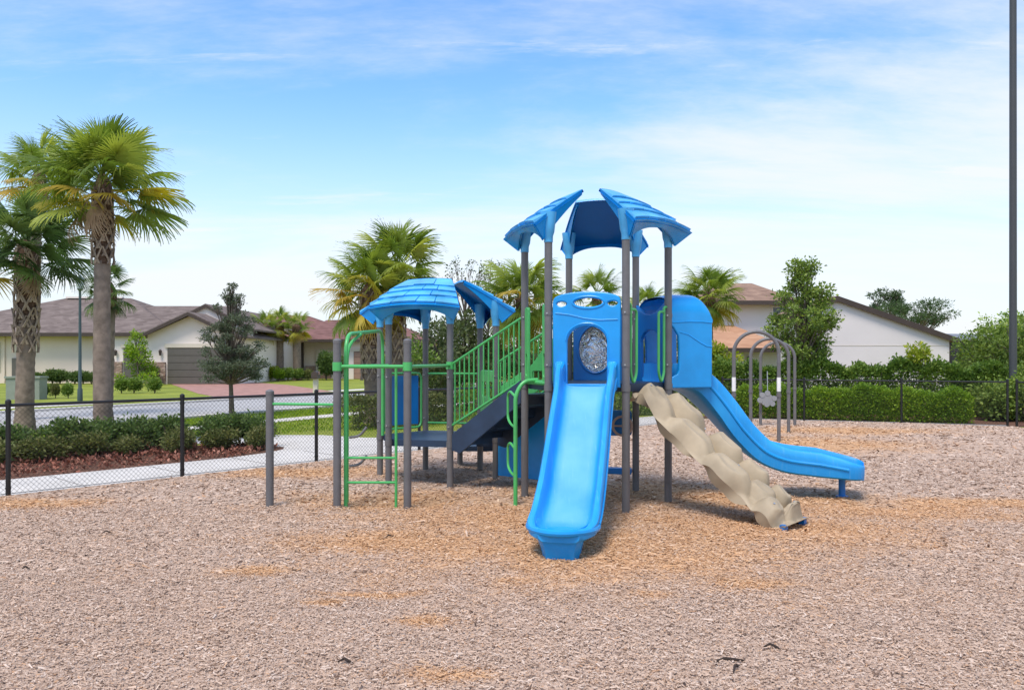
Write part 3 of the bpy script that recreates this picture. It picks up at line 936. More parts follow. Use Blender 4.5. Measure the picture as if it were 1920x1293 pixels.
# hood
near = frame(s0v + sdir * .03, s0v + sdir * .60)
hood_len = .57
side_out = [(-.285, 1.43), (.285, 1.43), (.285, 2.26), (-.285, 2.30), (-.285, 2.20), (-.25, 2.17), (-.19, 2.08), (-.175, 1.95), (-.175, 1.66), (-.20, 1.60), (-.285, 1.56)]
hood = obj('slide_hood', panel2d([side_out], .05, .016, near), M_BLUE, play)
farM = frame(s1v + sdir * .03 - slat * .0, s1v + sdir * .60)
obj('hood_side', panel2d([side_out], .05, .016, farM), M_BLUE, hood)
# moulded crease on the near side
nsg = 1 if near[1][2] < 0 else -1
obj('crease', MB().tube([on(near, u, v, nsg * .022) for u, v in [(-.17, 2.12), (-.05, 2.09), (.10, 2.0), (.2, 1.95), (.28, 1.94)]], .010, 8), M_BLUE, hood)
obj('crease', MB().tube([on(near, u, v, nsg * .02) for u, v in [(-.27, 2.235), (-.05, 2.25), (.14, 2.25), (.28, 2.24)]], .012, 8), M_BLUE, hood)
# roof shell bridging near and far side, rolled over the front corner
def hshell(off):
    """rounded roof of the hood: arched across, rolled down at the outer end"""
    def fn(u, v):
        d = -.285 + .575 * u; a = math.pi * v
        roll = math.sqrt(max(1 - (max(d - .10, 0) / .195) ** 2.4, 0)); back = 1 - .10 * max(-.12 - d, 0) / .165
        p = on(near, d, 0, 0) + slat * (.45 - (.475 - off) * math.copysign(abs(math.cos(a)) ** .75, math.cos(a)))
        p.z = 2.25 + (.36 * back - off) * roll * math.sin(a) ** .62
        return p
    return fn


mb = MB(); mb.grid(hshell(0), 30, 26); mb.grid(lambda u, v: hshell(.03)(u, 1 - v), 30, 26)
obj('hood_roof', mb, M_BLUE, hood)
# entrance panel of the hood with its saddle-shaped top
Me = frame(s0v, s1v)
ein = [(-.40, 1.46), (-.26, 1.46), (-.26, 2.0)] + [(.26 * math.cos(R(a)), 2.0 + .16 * math.sin(R(a))) for a in range(170, 9, -10)] + [(.26, 2.0), (.26, 1.46), (.40, 1.46),
       (.40, 2.50), (.30, 2.44), (.15, 2.38), (0, 2.36), (-.15, 2.38), (-.30, 2.44), (-.40, 2.50)]
obj('hood_entrance', panel2d([ein], .05, .012, Me), M_BLUE_D, hood)

# --- rock climber on the front right edge (between vertices 5 and 0)
cm_ = (e5 + s0v) / 2; cdir = Vector((math.cos(R(-40.5)), math.sin(R(-40.5)), 0)); clat = Vector((-cdir.y, cdir.x, 0))
ck = [(0.0, 1.40), (.12, 1.36), (.45, 1.06), (.80, .76), (1.15, .49), (1.45, .27), (1.66, .13), (1.80, .105)]
cp = smooth_path(ck, 60)
lumps = []
rg = random.Random(11)
LUMPS = [(.05, .12, .07, .20, .20), (.14, -.17, .13, .27, .20), (.23, .18, .17, .24, .19), (.34, -.14, .13, .28, .20), (.43, .20, .21, .23, .18),
         (.52, -.17, .15, .28, .20), (.57, .22, .20, .20, .17), (.66, -.02, .14, .22, .18), (.72, .22, .18, .20, .17), (.77, -.18, .14, .26, .18), (.86, .06, .18, .20, .24)]


def rock(u, v, off=0.0):
    i = u * 60; k = min(int(i), 59); t_ = i - k
    d, z = cp[k] * (1 - t_) + cp[k + 1] * t_
    dd = cp[min(k + 1, 60)] - cp[max(k, 0)]; tn = (cdir * dd[0] + Vector((0, 0, dd[1]))).normalized()
    n = clat.cross(tn); n = n if n.z > 0 else -n
    q = v * 2 - 1
    hw_ = .335 * (1 + min(u / .12, 1) * (.10 * math.sin(u * 23 + (0 if q > 0 else 2.2)) + .04 * math.sin(u * 47))) * (1 - .06 * u)
    h_ = 0; x_ = q * .335
    for (lu, lv, amp, ru, rv) in LUMPS:
        du = (u - lu) * 2.25; du = du / (ru * (.62 if du < 0 else 1.15)); dv = (x_ - lv) / rv    # ledge above, long shoulder below
        r_ = (abs(du) ** 2.6 + abs(dv) ** 2.6) ** (1 / 2.6)
        if r_ < 1.15:
            h_ = max(h_, amp * min(1.0, 1.35 * (1 - max(r_, 0) ** 2.2)) if r_ < 1 else 0)
    h_ += .012 * math.sin(u * 37 + x_ * 9) + .008 * math.sin(x_ * 40 + u * 12)
    fade = min(1.0, .15 + u / .06)
    if u > .93: fade = max(0, 1 - (u - .93) / .05)
    edge = -.055 * abs(q) ** 6
    h_ = (h_ * .9 + edge) * fade
    p = cm_ + cdir * d + clat * (hw_ * q) + Vector((0, 0, z))
    return p + n * (h_ + off)


def rock_bot(u, v):
    p = rock(u, 1 - v); q = (1 - v) * 2 - 1
    i = u * 60; k = min(int(i), 59); d, z = cp[k]
    skirt = min(1, .3 + u / .1) * (.11 + .045 * math.sin(u * 24 + (2 if q > 0 else 0)) + .02 * math.sin(u * 51)) * (1 if u < .93 else .25)
    p0 = cm_ + cdir * (d - .7 * skirt) + clat * (.30 * q) + Vector((0, 0, z - .72 * skirt))
    return p0


mb = MB(); mb.grid(rock, 150, 60); mb.grid(rock_bot, 60, 8)
mb.grid(lambda u, v: rock(u, 0).lerp(rock_bot(u, 1), v), 60, 2); mb.grid(lambda u, v: rock(1 - u, 1).lerp(rock_bot(1 - u, 0), v), 60, 2)
mb.grid(lambda u, v: rock(1, u).lerp(rock_bot(1, 1 - u), v), 10, 1); mb.grid(lambda u, v: rock(0, 1 - u).lerp(rock_bot(0, u), v), 10, 1)
climb = obj('rock_climber', mb.mesh('rock_climber', 48), M_TAN, play)
for q in (-.26, .26):
    f_ = cm_ + cdir * 1.74 + clat * q
    obj('climber_foot', MB().box(-.03, .03, -.035, .035, -.12, .10, Matrix.Translation(f_) @ Matrix.Rotation(R(-40.5), 4, 'Z')), M_BLUE_D, climb)
# bolt heads on the moulding
for (u, v) in ((.12, .2), (.34, .85), (.55, .35), (.78, .15), (.84, .6)):
    p = rock(u, v); n_ = (rock(u + .01, v) - p).cross(rock(u, v + .02) - p).normalized(); n_ = n_ if n_.z > 0 else -n_
    obj('bolt', MB().tube([p - n_ * .01, p + n_ * .008], .012, 8), M_STEEL, climb)


# --- green hand loops at the climber entry
def loop(pts, r, m=M_GREEN, name='hand_loop', par=play, seg=10):
    return obj(name, MB().tube(pts, r, seg), m, par)


def rounded(pts, rad=.05, n=4):
    """round the corners of a polyline"""
    out = [Vector(pts[0])]
    for i in range(1, len(pts) - 1):
        p = Vector(pts[i]); a = (Vector(pts[i - 1]) - p); b = (Vector(pts[i + 1]) - p)
        ra = min(rad, a.length * .49, b.length * .49)
        p0 = p + a.normalized() * ra; p1 = p + b.normalized() * ra
        for k in range(n + 1):
            t_ = k / n; out.append(p0 * (1 - t_) ** 2 + p * 2 * t_ * (1 - t_) + p1 * t_ * t_)
    out.append(Vector(pts[-1]))
    return out


Mc = frame(e5, s0v)
for sg in (-1, 1):
    u0, u1 = sg * .355, sg * .235
    top_o, top_i = (2.42, 2.30) if sg * Mc[0][0] < 0 else (2.36, 2.36)
    pts = [on(Mc, sg * .41, 2.42), on(Mc, u0, 2.42), on(Mc, u0, 1.62), on(Mc, (u0 + u1) / 2, 1.50), on(Mc, u1, 1.62), on(Mc, u1, 2.36), on(Mc, u0, 2.36)]
    loop(rounded(pts, .05), .0165)

# --- solid green grips and loop ladder on the left edge (vertices 3, 4)
v3, v4 = hv(C1, 3), hv(C1, 4)
Ml = frame(v3, v4)
for sg in (-1, 1):
    obj('grip_panel', panel2d([rrect(min(sg * .40, sg * .27), max(sg * .40, sg * .27), 1.50, 2.44, .045), rrect(min(sg * .365, sg * .305), max(sg * .365, sg * .305), 1.58, 1.85, .025)],
                              .035, .008, Ml), M_GREEN, play)
ndir = Vector((math.cos(R(197)), math.sin(R(197)), 0)); tdir = Vector((-ndir.y, ndir.x, 0))
if tdir.y < 0: tdir = -tdir
lm = (v3 + v4) / 2
p_l = lm + ndir * .27 - tdir * .02
ladder = loop(rounded([lm + ndir * -.02 + Vector((0, 0, 1.53)), lm + ndir * .16 + Vector((0, 0, 1.52)), Vector((p_l.x, p_l.y, 1.36)), Vector((p_l.x, p_l.y, -.15))], .15, 8), .026, name='loop_ladder', seg=12)
loop([lm - tdir * .40 + Vector((0, 0, 1.50)), lm + tdir * .40 + Vector((0, 0, 1.50))], .028, name='ladder_bracket')
for z0, z1 in ((.985, 1.39), (.39, .755)):
    q0 = Vector((p_l.x, p_l.y, 0))
    loop(rounded([q0 + Vector((0, 0, z0 - .03)), q0 + tdir * .20 + Vector((0, 0, z0)), q0 + tdir * .32 + Vector((0, 0, z0 + .06)),
                  q0 + tdir * .32 + Vector((0, 0, z1 - .04)), q0 + tdir * .22 + Vector((0, 0, z1)), q0 + Vector((0, 0, z1 - .06))], .06), .016, name='rung_loop', par=ladder)

# --- stairs between the towers: tower 2 edge (5,0) to tower 1 edge (2,3)
g5, g0 = hv(C2, 5), hv(C2, 0)
p3, p2 = hv(C1, 3), hv(C1, 2)
stairs = None


def stringer(a, b, za, zb, depth=.27):
    mb = MB(); a = Vector(a); b = Vector(b); d = (b - a); d.z = 0; n = Vector((-d.y, d.x, 0)).normalized() * .02
    prof_ = [(a, za + .10), (b, zb + .02), (b, zb - depth), (a.lerp(b, .12), za - depth * .55), (a, za - depth * .45)]
    vs = []
    for s_ in (-1, 1): vs += [Vector((p.x, p.y, z)) + n * s_ for p, z in prof_]
    k = len(prof_)
    mb.add(vs, [tuple(range(k - 1, -1, -1)), tuple(range(k, 2 * k))] + [(i, (i + 1) % k, k + (i + 1) % k, k + i) for i in range(k)])
    return mb


ed = (p3 - g5).normalized()
stairs = obj('staircase', stringer(g5 + ed * .05, p3 - ed * .05, D2, D1), M_NAVY, play)
edf = (p2 - g0).normalized()
obj('stringer', stringer(g0 + edf * .05, p2 - edf * .05, D2, D1), M_NAVY, stairs)
nst = 5
for i in range(1, nst):
    t0, t1 = (i - .55) / (nst - .6), (i + .45) / (nst - .6)
    z = D2 + (D1 - D2) * i / nst
    a0 = g5.lerp(p3, max(t0, 0)); a1 = g5.lerp(p3, min(t1, 1)); b0 = g0.lerp(p2, max(t0, 0)); b1 = g0.lerp(p2, min(t1, 1))
    ins = .03
    q = [a0.lerp(b0, ins), a1.lerp(b1, ins), b1.lerp(a1, ins), b0.lerp(a0, ins)]
    mb = MB(); vs = [Vector((p.x, p.y, z)) for p in q] + [Vector((p.x, p.y, z - .03)) for p in q] 
    mb.add(vs, [(0, 1, 2, 3), (7, 6, 5, 4), (0, 4, 5, 1), (1, 5, 6, 2), (2, 6, 7, 3), (3, 7, 4, 0)])
    obj('tread', mb, M_NAVY, stairs)
    r_ = [a0.lerp(b0, ins), b0.lerp(a0, ins)]
    mb = MB(); vs = [Vector((p.x, p.y, z - .031)) for p in r_] + [Vector((p.x, p.y, z - (D1 - D2) / nst + .004)) for p in r_]
    vs += [v_ + ed * .02 for v_ in vs]
    mb.add(vs, [(0, 1, 3, 2), (4, 6, 7, 5), (0, 2, 6, 4), (1, 5, 7, 3), (0, 4, 5, 1), (2, 3, 7, 6)])
    obj('riser', mb, M_NAVY, stairs)


def railing(a, b, zt0, zt1, zb0, zb1, n, par):
    a = Vector(a); b = Vector(b)

    def pt(t_, z0, z1): p = a.lerp(b, t_); return Vector((p.x, p.y, z0 + (z1 - z0) * t_))
    r_ = obj('railing', MB().tube([pt(0, zt0, zt0 + .0) - Vector((0, 0, .02)), pt(.06, zt0, zt1), pt(.94, zt0, zt1), pt(1, zt0, zt1) - Vector((0, 0, .02))], .017, 10), M_GREEN, par)
    obj('bottom_rail', MB().tube([pt(.0, zb0, zb1), pt(1, zb0, zb1)], .016, 10), M_GREEN, r_)
    for i in range(n):
        t_ = .07 + .86 * i / (n - 1)
        obj('baluster', MB().tube([pt(t_, zb0, zb1), pt(t_, zt0, zt1)], .0095, 8), M_GREEN, r_)
    return r_


railing(g5, p3, 1.70, 2.34, .86, 1.54, 14, play)
railing(g0, p2, 1.72, 2.36, .88, 1.56, 14, play)
# solid green infill on the far side of the stairs and on the far edge of the low deck
Mfar = frame(g0, p2)
hl = (p2 - g0).length / 2 - .05
su = 1
obj('infill_panel', panel2d([[(-hl * .9, .98), (hl, 1.60), (hl, 2.22), (hl * .5, 2.02), (hl * .05, 1.72), (-hl * .35, 1.58), (-hl * .9, 1.40)], rrect(-hl * .55, -hl * .15, 1.32, 1.45, .03), rrect(hl * .05, hl * .4, 1.5, 1.62, .03)], .03, .008, Mfar), M_GREEN, play)
h1 = hv(C2, 1)
Mh = frame(h1, g0)
obj('infill_panel', panel2d([rrect(-.39, .39, .72, 1.62, .06), rrect(-.28, -.05, 1.22, 1.45, .04), oval(.2, .98, .07, .11), rrect(.08, .30, 1.2, 1.45, .03)], .03, .008, Mh), M_GREEN, play)
# large blue panel under the stairs
Mu = frame(g0, p2)
obj('ground_panel', panel2d([[(-hl, .10), (hl, .10), (hl, 1.16), (hl * .75, 1.16), (-hl, .62)]], .035, .01, Mu), M_BLUE, play)
# far-edge blue panel in a green frame on the low deck (vertices 2,3)
h3, h2 = hv(C2, 3), hv(C2, 2)
Mt = frame(h3, h2)
hl2 = .40
fp = loop(rounded([on(Mt, -.36, .72), on(Mt, .36, .72), on(Mt, .36, 1.57), on(Mt, -.36, 1.57), on(Mt, -.36, .70)], .10), .017, name='framed_panel')
mb = MB()
mb.grid(lambda u, v: on(Mt, -.30 + .60 * u, .77 + .76 * v, -.06 * math.sin(math.pi * u)), 10, 2)
mb.grid(lambda u, v: on(Mt, .30 - .60 * u, .77 + .76 * v, -.06 * math.sin(math.pi * u) - .02), 10, 2)
obj('curved_sheet', mb, M_BLUE_D, fp)
# edge (1,2) rail of the low deck
h1 = hv(C2, 1)
loop([hv(C2, 2, 1.56), hv(C2, 1, 1.56)], .017, name='top_rail')
loop([hv(C2, 2, .78), hv(C2, 1, .78)], .017, name='bottom_rail')

# --- overhead bars and arch ladder on the left
E_, G_ = hv(C2, 4), hv(C2, 5)
Zb = 1.70
loop([(PA.x, PA.y, Zb), (PB.x, PB.y, Zb)], .022, name='overhead_bar')
loop([(PA.x, PA.y, Zb), (E_.x, E_.y, Zb)], .022, name='overhead_bar')
loop([(PB.x, PB.y, Zb), (G_.x, G_.y, Zb)], .022, name='overhead_bar')
loop([(PC.x, PC.y, 1.255), (PA.x, PA.y, 1.255)], .017, name='turning_bar')
mid_de = (hv(C2, 3) + hv(C2, 4)) / 2
aL = Vector((-1.965, 9.33, 0)); aR = Vector((-1.37, 9.33, 0))
arch = loop(rounded([(aL.x, aL.y, -.15), (aL.x, aL.y, 2.08), (mid_de.x - .02, mid_de.y, 2.20), (mid_de.x - .02, mid_de.y, .68)], .28, 8), .024, name='arch_ladder', seg=12)
obj('ladder_upright', MB().tube([(aR.x, aR.y, -.15), (aR.x, aR.y, Zb)], .017, 10), M_GREEN, arch)
for z in (.33, .62):
    obj('rung', MB().tube([(aL.x, aL.y, z), (aR.x, aR.y, z)], .015, 10), M_GREEN, arch)
# second upright with finger loops behind the first
sec = Vector((-2.01, 9.62, 0))
obj('ladder_upright', MB().tube(rounded([(sec.x, sec.y, -.15), (sec.x, sec.y, 1.95), (sec.x + .1, sec.y + .35, 2.10)], .2, 6), .02, 10), M_GREEN, arch)
for z in (.95, 1.18, 1.40, 1.58):
    obj('rung', MB().tube([(aL.x, aL.y, z), (sec.x, sec.y, z)], .014, 8), M_GREEN, arch)
for z in (.86, .52):
    q = Vector((-1.93, 9.36, z))
    obj('foot_hold', MB().tube(rounded([q, q + Vector((.12, .02, .01)), q + Vector((.20, .04, .12))], .07, 5), .016, 8), M_POST, arch)
for p in (PA, PB):
    obj('bar_clamp', MB().tube([(p.x, p.y, Zb - .05), (p.x, p.y, Zb + .05)], .055, 16), M_GREEN, play)
obj('bar_clamp', MB().tube([(G_.x, G_.y, Zb - .05), (G_.x, G_.y, Zb + .05)], .055, 16), M_GREEN, play)

# --- low transfer step behind the small tower
mb = MB(); mb.box(-.90, -.22, 12.75, 13.35, .30, .38); obj('transfer_step', mb, M_NAVY, play)
mb = MB(); mb.box(-.55, -.10, 12.2, 12.7, .44, .52); obj('transfer_step', mb, M_NAVY, play)

# ------------------------------------------------------------------ numpy mesh clouds


def quads_mesh(name, V, rnd, extra=None):
    """V: (n,4,3) quads -> one mesh with a per-face 'rnd' attribute"""
    n = len(V); me = bpy.data.meshes.new(name)
    me.vertices.add(n * 4); me.vertices.foreach_set('co', V.reshape(-1).astype(np.float32))
    me.loops.add(n * 4); me.loops.foreach_set('vertex_index', np.arange(n * 4, dtype=np.int32))
    me.polygons.add(n); me.polygons.foreach_set('loop_start', np.arange(0, n * 4, 4, dtype=np.int32))
    me.update()
    a = me.attributes.new('rnd', 'FLOAT', 'FACE'); a.data.foreach_set('value', rnd.astype(np.float32))
    for k, v in (extra or {}).items():
        a = me.attributes.new(k, 'FLOAT', 'FACE'); a.data.foreach_set('value', v.astype(np.float32))
    return me


def unit(v): return v / np.maximum(np.linalg.norm(v, axis=-1, keepdims=True), 1e-9)


def leaves(P, size, rng, out=None, aspect=.55, up=.5, vary=.35):
    """folded leaf quads at points P; out = outward directions"""
    n = len(P)
    d = unit(rng.normal(size=(n, 3)))
    if out is not None: d = unit(d * .8 + out * .9)
    d = unit(d + np.array([0, 0, up * .3]))
    nn = unit(rng.normal(size=(n, 3)) * .9 + np.array([0, 0, up]))
    s = unit(np.cross(d, nn)); nn = np.cross(s, d)
    L_ = size * (1 + vary * rng.normal(size=(n, 1))).clip(.4, 1.9); W_ = L_ * aspect * .5
    mid = P + d * L_ * .5
    a = P; b = mid + s * W_ + nn * W_ * .25; c = P + d * L_ - nn * L_ * .08; e = mid - s * W_ + nn * W_ * .25
    return np.stack([a, b, c, e], 1)


def clump_points(clumps, n, rng, shell=.55):
    """points in ellipsoidal clumps, denser towards the outside; returns points and outward directions"""
    c = np.array([k[:3] for k in clumps]); r = np.array([k[3:6] for k in clumps])
    wt = (r[:, 0] * r[:, 1] * r[:, 2]) ** .7; idx = rng.choice(len(c), n, p=wt / wt.sum())
    d = unit(rng.normal(size=(n, 3))); rad = (shell + (1 - shell) * rng.random((n, 1))) * (1 + .16 * rng.normal(size=(n, 1)))
    return c[idx] + d * r[idx] * rad, d


# ------------------------------------------------------------------ wood chips (uncountable)
rng = np.random.default_rng(5)


def inside_play(x, y):
    ok = ((x - FA.x) * FN.x + (y - FA.y) * FN.y) < -.05
    for (a, b) in ((CORNER, RC), (RC, RC2)):
        d = (Vector(b) - Vector(a)).normalized(); n = Vector((-d.y, d.x))
        ok &= ((x - a[0]) * n.x + (y - a[1]) * n.y) < -.05
    return ok


def chips(y0, y1, dens, lmul, margin, flat=False):
    area = (y1 - y0) * 2 * (.66 * y1 + margin); n = int(area * dens)
    y = rng.uniform(y0, y1, n); x = rng.uniform(-1, 1, n) * (.66 * y1 + margin)
    k = (np.abs(x) < .66 * y + margin) & inside_play(x, y); x = x[k]; y = y[k]; n = len(x)
    ln = np.clip(rng.lognormal(-3.95, .65, n), .008, .10) * lmul; wd = ln * rng.uniform(.25, .8, n); wd = np.clip(wd, .003, .024 * lmul)
    big_ = rng.random(n) < .02; ln[big_] *= 2.2; wd[big_] *= 1.6
    az = rng.uniform(0, 2 * np.pi, n); tilt = rng.normal(0, .20, n); roll = rng.normal(0, .35, n)
    d = np.stack([np.cos(az) * np.cos(tilt), np.sin(az) * np.cos(tilt), np.sin(tilt)], -1)
    s = np.stack([-np.sin(az) * np.cos(roll), np.cos(az) * np.cos(roll), np.sin(roll)], -1)
    z = mulch_z(x, y) * np.clip(-((x - FA.x) * FN.x + (y - FA.y) * FN.y) / .5, 0, 1) + .028 + rng.uniform(.0, .016, n)
    P = np.stack([x, y, z], -1); up = np.array([0, 0, 1.0]); nn = unit(np.cross(d, s)); th = (wd * .35)[:, None]
    a = P - d * ln[:, None] / 2; b = P + d * ln[:, None] / 2; sw = s * wd[:, None] / 2
    e1, e2, e3, e4_ = a - sw, a + sw, b + sw * .7, b - sw * .7
    ridge_a, ridge_b = a + nn * th, b + nn * th
    q1 = np.stack([e1, ridge_a, ridge_b, e4_], 1); q2 = np.stack([ridge_a, e2, e3, ridge_b], 1)
    r = np.clip(rng.normal(.52, .24, n), 0, 1); r[rng.random(n) < .04] = .02
    sc = scuff_at(x, y) + rng.normal(0, .20, n)
    if flat: return np.stack([e1, e2, e3, e4_], 1), r, sc
    return np.concatenate([q1, q2]), np.concatenate([r, r]), np.concatenate([sc, sc])


parts = [chips(3.6, 6.5, 9800, .48, .4), chips(6.5, 9.5, 4600, .64, .4), chips(9.5, 14, 1400, 1.0, .4, True), chips(14, 23.5, 360, 1.4, .4, True)]
V = np.concatenate([p[0] for p in parts]); rr = np.concatenate([p[1] for p in parts]); sc = np.concatenate([p[2] for p in parts])
o = obj('wood_chips', quads_mesh('wood_chips', V, rr, {'scuff': sc}), M_CHIP)
tag(o, 'loose weathered wood chips covering the playground surface', 'wood chips', kind='stuff')

# a few dark twigs lying on the chips
TW = [(1365, 1255, .22, 12), (1448, 1228, .10, -30), (48, 1076, .06, 10), (200, 1007, .09, 5), (648, 1256, .10, -15), (1380, 1268, .12, 60), (730, 1015, .1, 40)]
for i, (px, py, ln, az) in enumerate(TW):
    c = gp(px, py); d = Vector((math.cos(R(az)), math.sin(R(az)), 0)) * ln / 2
    o = obj('twig', MB().tube([c - d + Vector((0, 0, .045)), c - d * .2 + Vector((0, .01, .065)), c + d * .4 + Vector((0, -.008, .06)), c + d + Vector((0, .004, .045))], [.004, .008, .008, .003], 6), mat('twig_bark', (.035, .022, .016), .9))
    tag(o, ['dark forked-looking twig, largest lying near the lower edge of the chips', 'short dark bark sliver just behind the largest twig', 'small dark sliver far to one side of the chips near the picture edge',
            'dark chip lying alone in front of the chain-link fence', 'dark sliver on the chips in the lower middle of the picture', 'small twig lying in front of the largest twig', 'small twig in front of the short grey post'][i], 'twig', 'twigs on the wood chips')

# ------------------------------------------------------------------ chain-link fences


def chain_mesh(w, h, pitch=.066, r=.0028):
    """woven wire: zigzag wires side by side, in the xz plane"""
    V_ = []; F_ = []; nz_ = int(h / (pitch / 2)); half = pitch / 2; nw = int(w / half)
    off = 0; ring = np.array([(math.cos(a), math.sin(a)) for a in (R(90), R(210), R(330))]) * r
    for i in range(nw):
        for j in range(nz_):
            up = ((i + j) % 2 == 0)
            x0 = i * half + (0 if up else half * 1.0); x1 = i * half + (half * 1.0 if up else 0)
            z0 = j * half; z1 = (j + 1) * half; y_ = .002 * (1 if up else -1)
            for (x, z) in ((x0, z0), (x1, z1)):
                for (a, b) in ring: V_.append((x + a, y_ + b, z))
            for k in range(3): F_.append((off + k, off + (k + 1) % 3, off + 3 + (k + 1) % 3, off + 3 + k))
            off += 6
    me = bpy.data.meshes.new('wire_mesh'); me.from_pydata(V_, [], F_); me.update(); me.materials.append(M_BLACK)
    return me


def fence(name, pts, label, zs=1.22, wire=True, r_post=.030, mesh=None):
    f = thing(name, (pts[0][0], pts[0][1], 0), label, 'fence')
    for i, p in enumerate(pts):
        q = obj('post', MB().tube([(p[0], p[1], -.2), (p[0], p[1], zs + .01)], r_post, 12), M_BLACK, f)
        obj('post_cap', MB().tube([(p[0], p[1], zs - .01), (p[0], p[1], zs + .03), (p[0], p[1], zs + .05)], [r_post + .006, r_post + .006, .012], 12), M_BLACK, q)
        for z in (.12, .62, 1.12):
            obj('tension_band', MB().tube([(p[0], p[1], z - .012), (p[0], p[1], z + .012)], r_post + .005, 12), M_BLACK, q)
    for a, b in zip(pts[:-1], pts[1:]):
        A, B = Vector((*a, 0)), Vector((*b, 0)); d = (B - A); ln = d.length
        obj('top_rail', MB().tube([A + Vector((0, 0, zs - .03)), B + Vector((0, 0, zs - .03))], .0215, 10), M_BLACK, f)
        obj('bottom_wire', MB().tube([A + Vector((0, 0, .05)), B + Vector((0, 0, .05))], .004, 6), M_BLACK, f)
        if wire:
            M_ = Matrix.Translation(A + Vector((0, 0, .04))) @ Matrix.Rotation(math.atan2(d.y, d.x), 4, 'Z') @ Matrix.Diagonal((ln / mesh[1], 1, 1, 1))
            local('wire_mesh', mesh[0], None, f, M_)
    return f


CM = (chain_mesh(2.3, 1.14), 2.3)
lp_ = [fl(-4.55), fl(-2.28), fl(0), fl(2.28), fl(4.62)] + [fl(4.62 + 2.31 * k) for k in range(1, 6)] + [CORNER]
fence('chain_link_fence', lp_, 'black chain-link fence between the playground and the concrete footpath', mesh=CM)
CM2 = (chain_mesh(2.5, 1.14, .075, .0030), 2.5)
rp_ = [rl(LR * k / 3) for k in range(4)]
rp_ = [(6.3, 23.62)] + rp_[1:]
fence('chain_link_fence', rp_, 'black chain-link fence in front of the two clipped hedges', mesh=CM2)
fence('chain_link_fence', [(13.25, 20.72), (13.95, 18.3), (14.7, 15.9)], 'short dark stretch of chain-link fence at the picture edge by the tall pole', mesh=CM2)

# ------------------------------------------------------------------ three climbing arches
ARCH = [((5.26, 17.0), .46, 2.38, 'nearest and tallest of the three grey steel climbing arches'),
        ((6.20, 19.0), .43, 2.28, 'middle one of the three grey steel climbing arches'),
        ((7.10, 21.1), .43, 2.24, 'farthest grey steel climbing arch, with a grey disc on one leg')]
for i, ((x, y), hw_, zt, lab) in enumerate(ARCH):
    t_ = thing('climbing_arch', (x, y, 0), lab, 'climbing arch', 'grey climbing arches beyond the slide')
    a0 = Vector((x - hw_, y + .08, 0)); a1 = Vector((x + hw_, y - .08, 0)); ax = (a1 - a0) / 2; mid = (a0 + a1) / 2
    for s_, p in ((-1, a0), (1, a1)):
        l_ = obj('leg', MB().tube([(p.x, p.y, -.2), (p.x, p.y, zt - hw_)], .040, 14), M_POST, t_)
        obj('clamp', MB().tube([(p.x, p.y, .98), (p.x, p.y, 1.05)], .052, 14), M_POST, l_)
        if i == 0:
            obj('sticker', MB().tube([(p.x, p.y, 1.10), (p.x, p.y, 1.40)], .0425, 14), M_WHITE, l_)
    obj('hoop', MB().tube([mid + ax * math.cos(R(a)) + Vector((0, 0, zt - hw_ + hw_ * math.sin(R(a)))) for a in range(180, -1, -9)], .040, 14), M_POST, t_)
    if i == 2:
        d_ = a0 + Vector((.05, -.12, .72))
        dk = obj('activity_disc', MB().tube([d_ + Vector((.06, 0, 0)), d_ + Vector((.06, -.07, 0))], .17, 16), mat('grey_plastic', (.26, .27, .28), .5), t_)
        for (u, v) in ((-.18, -.02), (.20, .03), (.02, .17), (.0, -.13), (-.12, .12), (.15, -.11)):
            q = d_ + Vector((.06 + u, -.03, v)); obj('disc_lobe', MB().tube([q, q - Vector((0, .05, 0))], .07, 12), MATS['grey_plastic'], dk)
        obj('chain', MB().tube([d_ + Vector((.10, 0, .12)), d_ + Vector((.11, .06, .75))], .012, 6), M_STEEL, dk)

# ------------------------------------------------------------------ tall pole and street lamp
t_ = thing('light_pole', (14.98, 23.6, 0), 'tall plain grey pole rising out of the picture beside the fence', 'pole')
obj('shaft', MB().tube([(14.98, 23.6, -.3), (14.98, 23.6, 15.5)], [.105, .092], 20), M_POLE, t_)
obj('base_plate', MB().box(14.74, 15.22, 23.36, 23.84, -.05, .06), M_POLE, t_)
obj('base_cover', MB().tube([(14.98, 23.6, .06), (14.98, 23.6, .26), (14.98, 23.6, .34)], [.2, .18, .12], 16), M_POLE, t_)
obj('floodlight', MB().box(14.6, 15.36, 23.35, 23.85, 15.3, 15.6), M_POLE, t_)
LP = gp(150, 751)
t_ = thing('street_lamp', LP, 'slim dark street lamp with a lantern head on the far lawn', 'street lamp')
obj('shaft', MB().tube([LP, LP + Vector((0, 0, .5)), LP + Vector((0, 0, .55)), LP + Vector((0, 0, 4.75))], [.11, .10, .07, .05], 12), M_LAMPG, t_)
hd = LP + Vector((0, 0, 4.75))
ln_ = obj('lantern', MB().tube([hd, hd + Vector((0, 0, .06)), hd + Vector((0, 0, .10))], [.06, .10, .13], 8), M_LAMPG, t_)
obj('glass', MB().tube([hd + Vector((0, 0, .10)), hd + Vector((0, 0, .46))], [.12, .20], 8), mat('lamp_glass', (.45, .5, .52), .15), ln_)
obj('cap', MB().tube([hd + Vector((0, 0, .46)), hd + Vector((0, 0, .5)), hd + Vector((0, 0, .62)), hd + Vector((0, 0, .72))], [.24, .24, .09, .02], 8), M_LAMPG, ln_)

# ------------------------------------------------------------------ palms


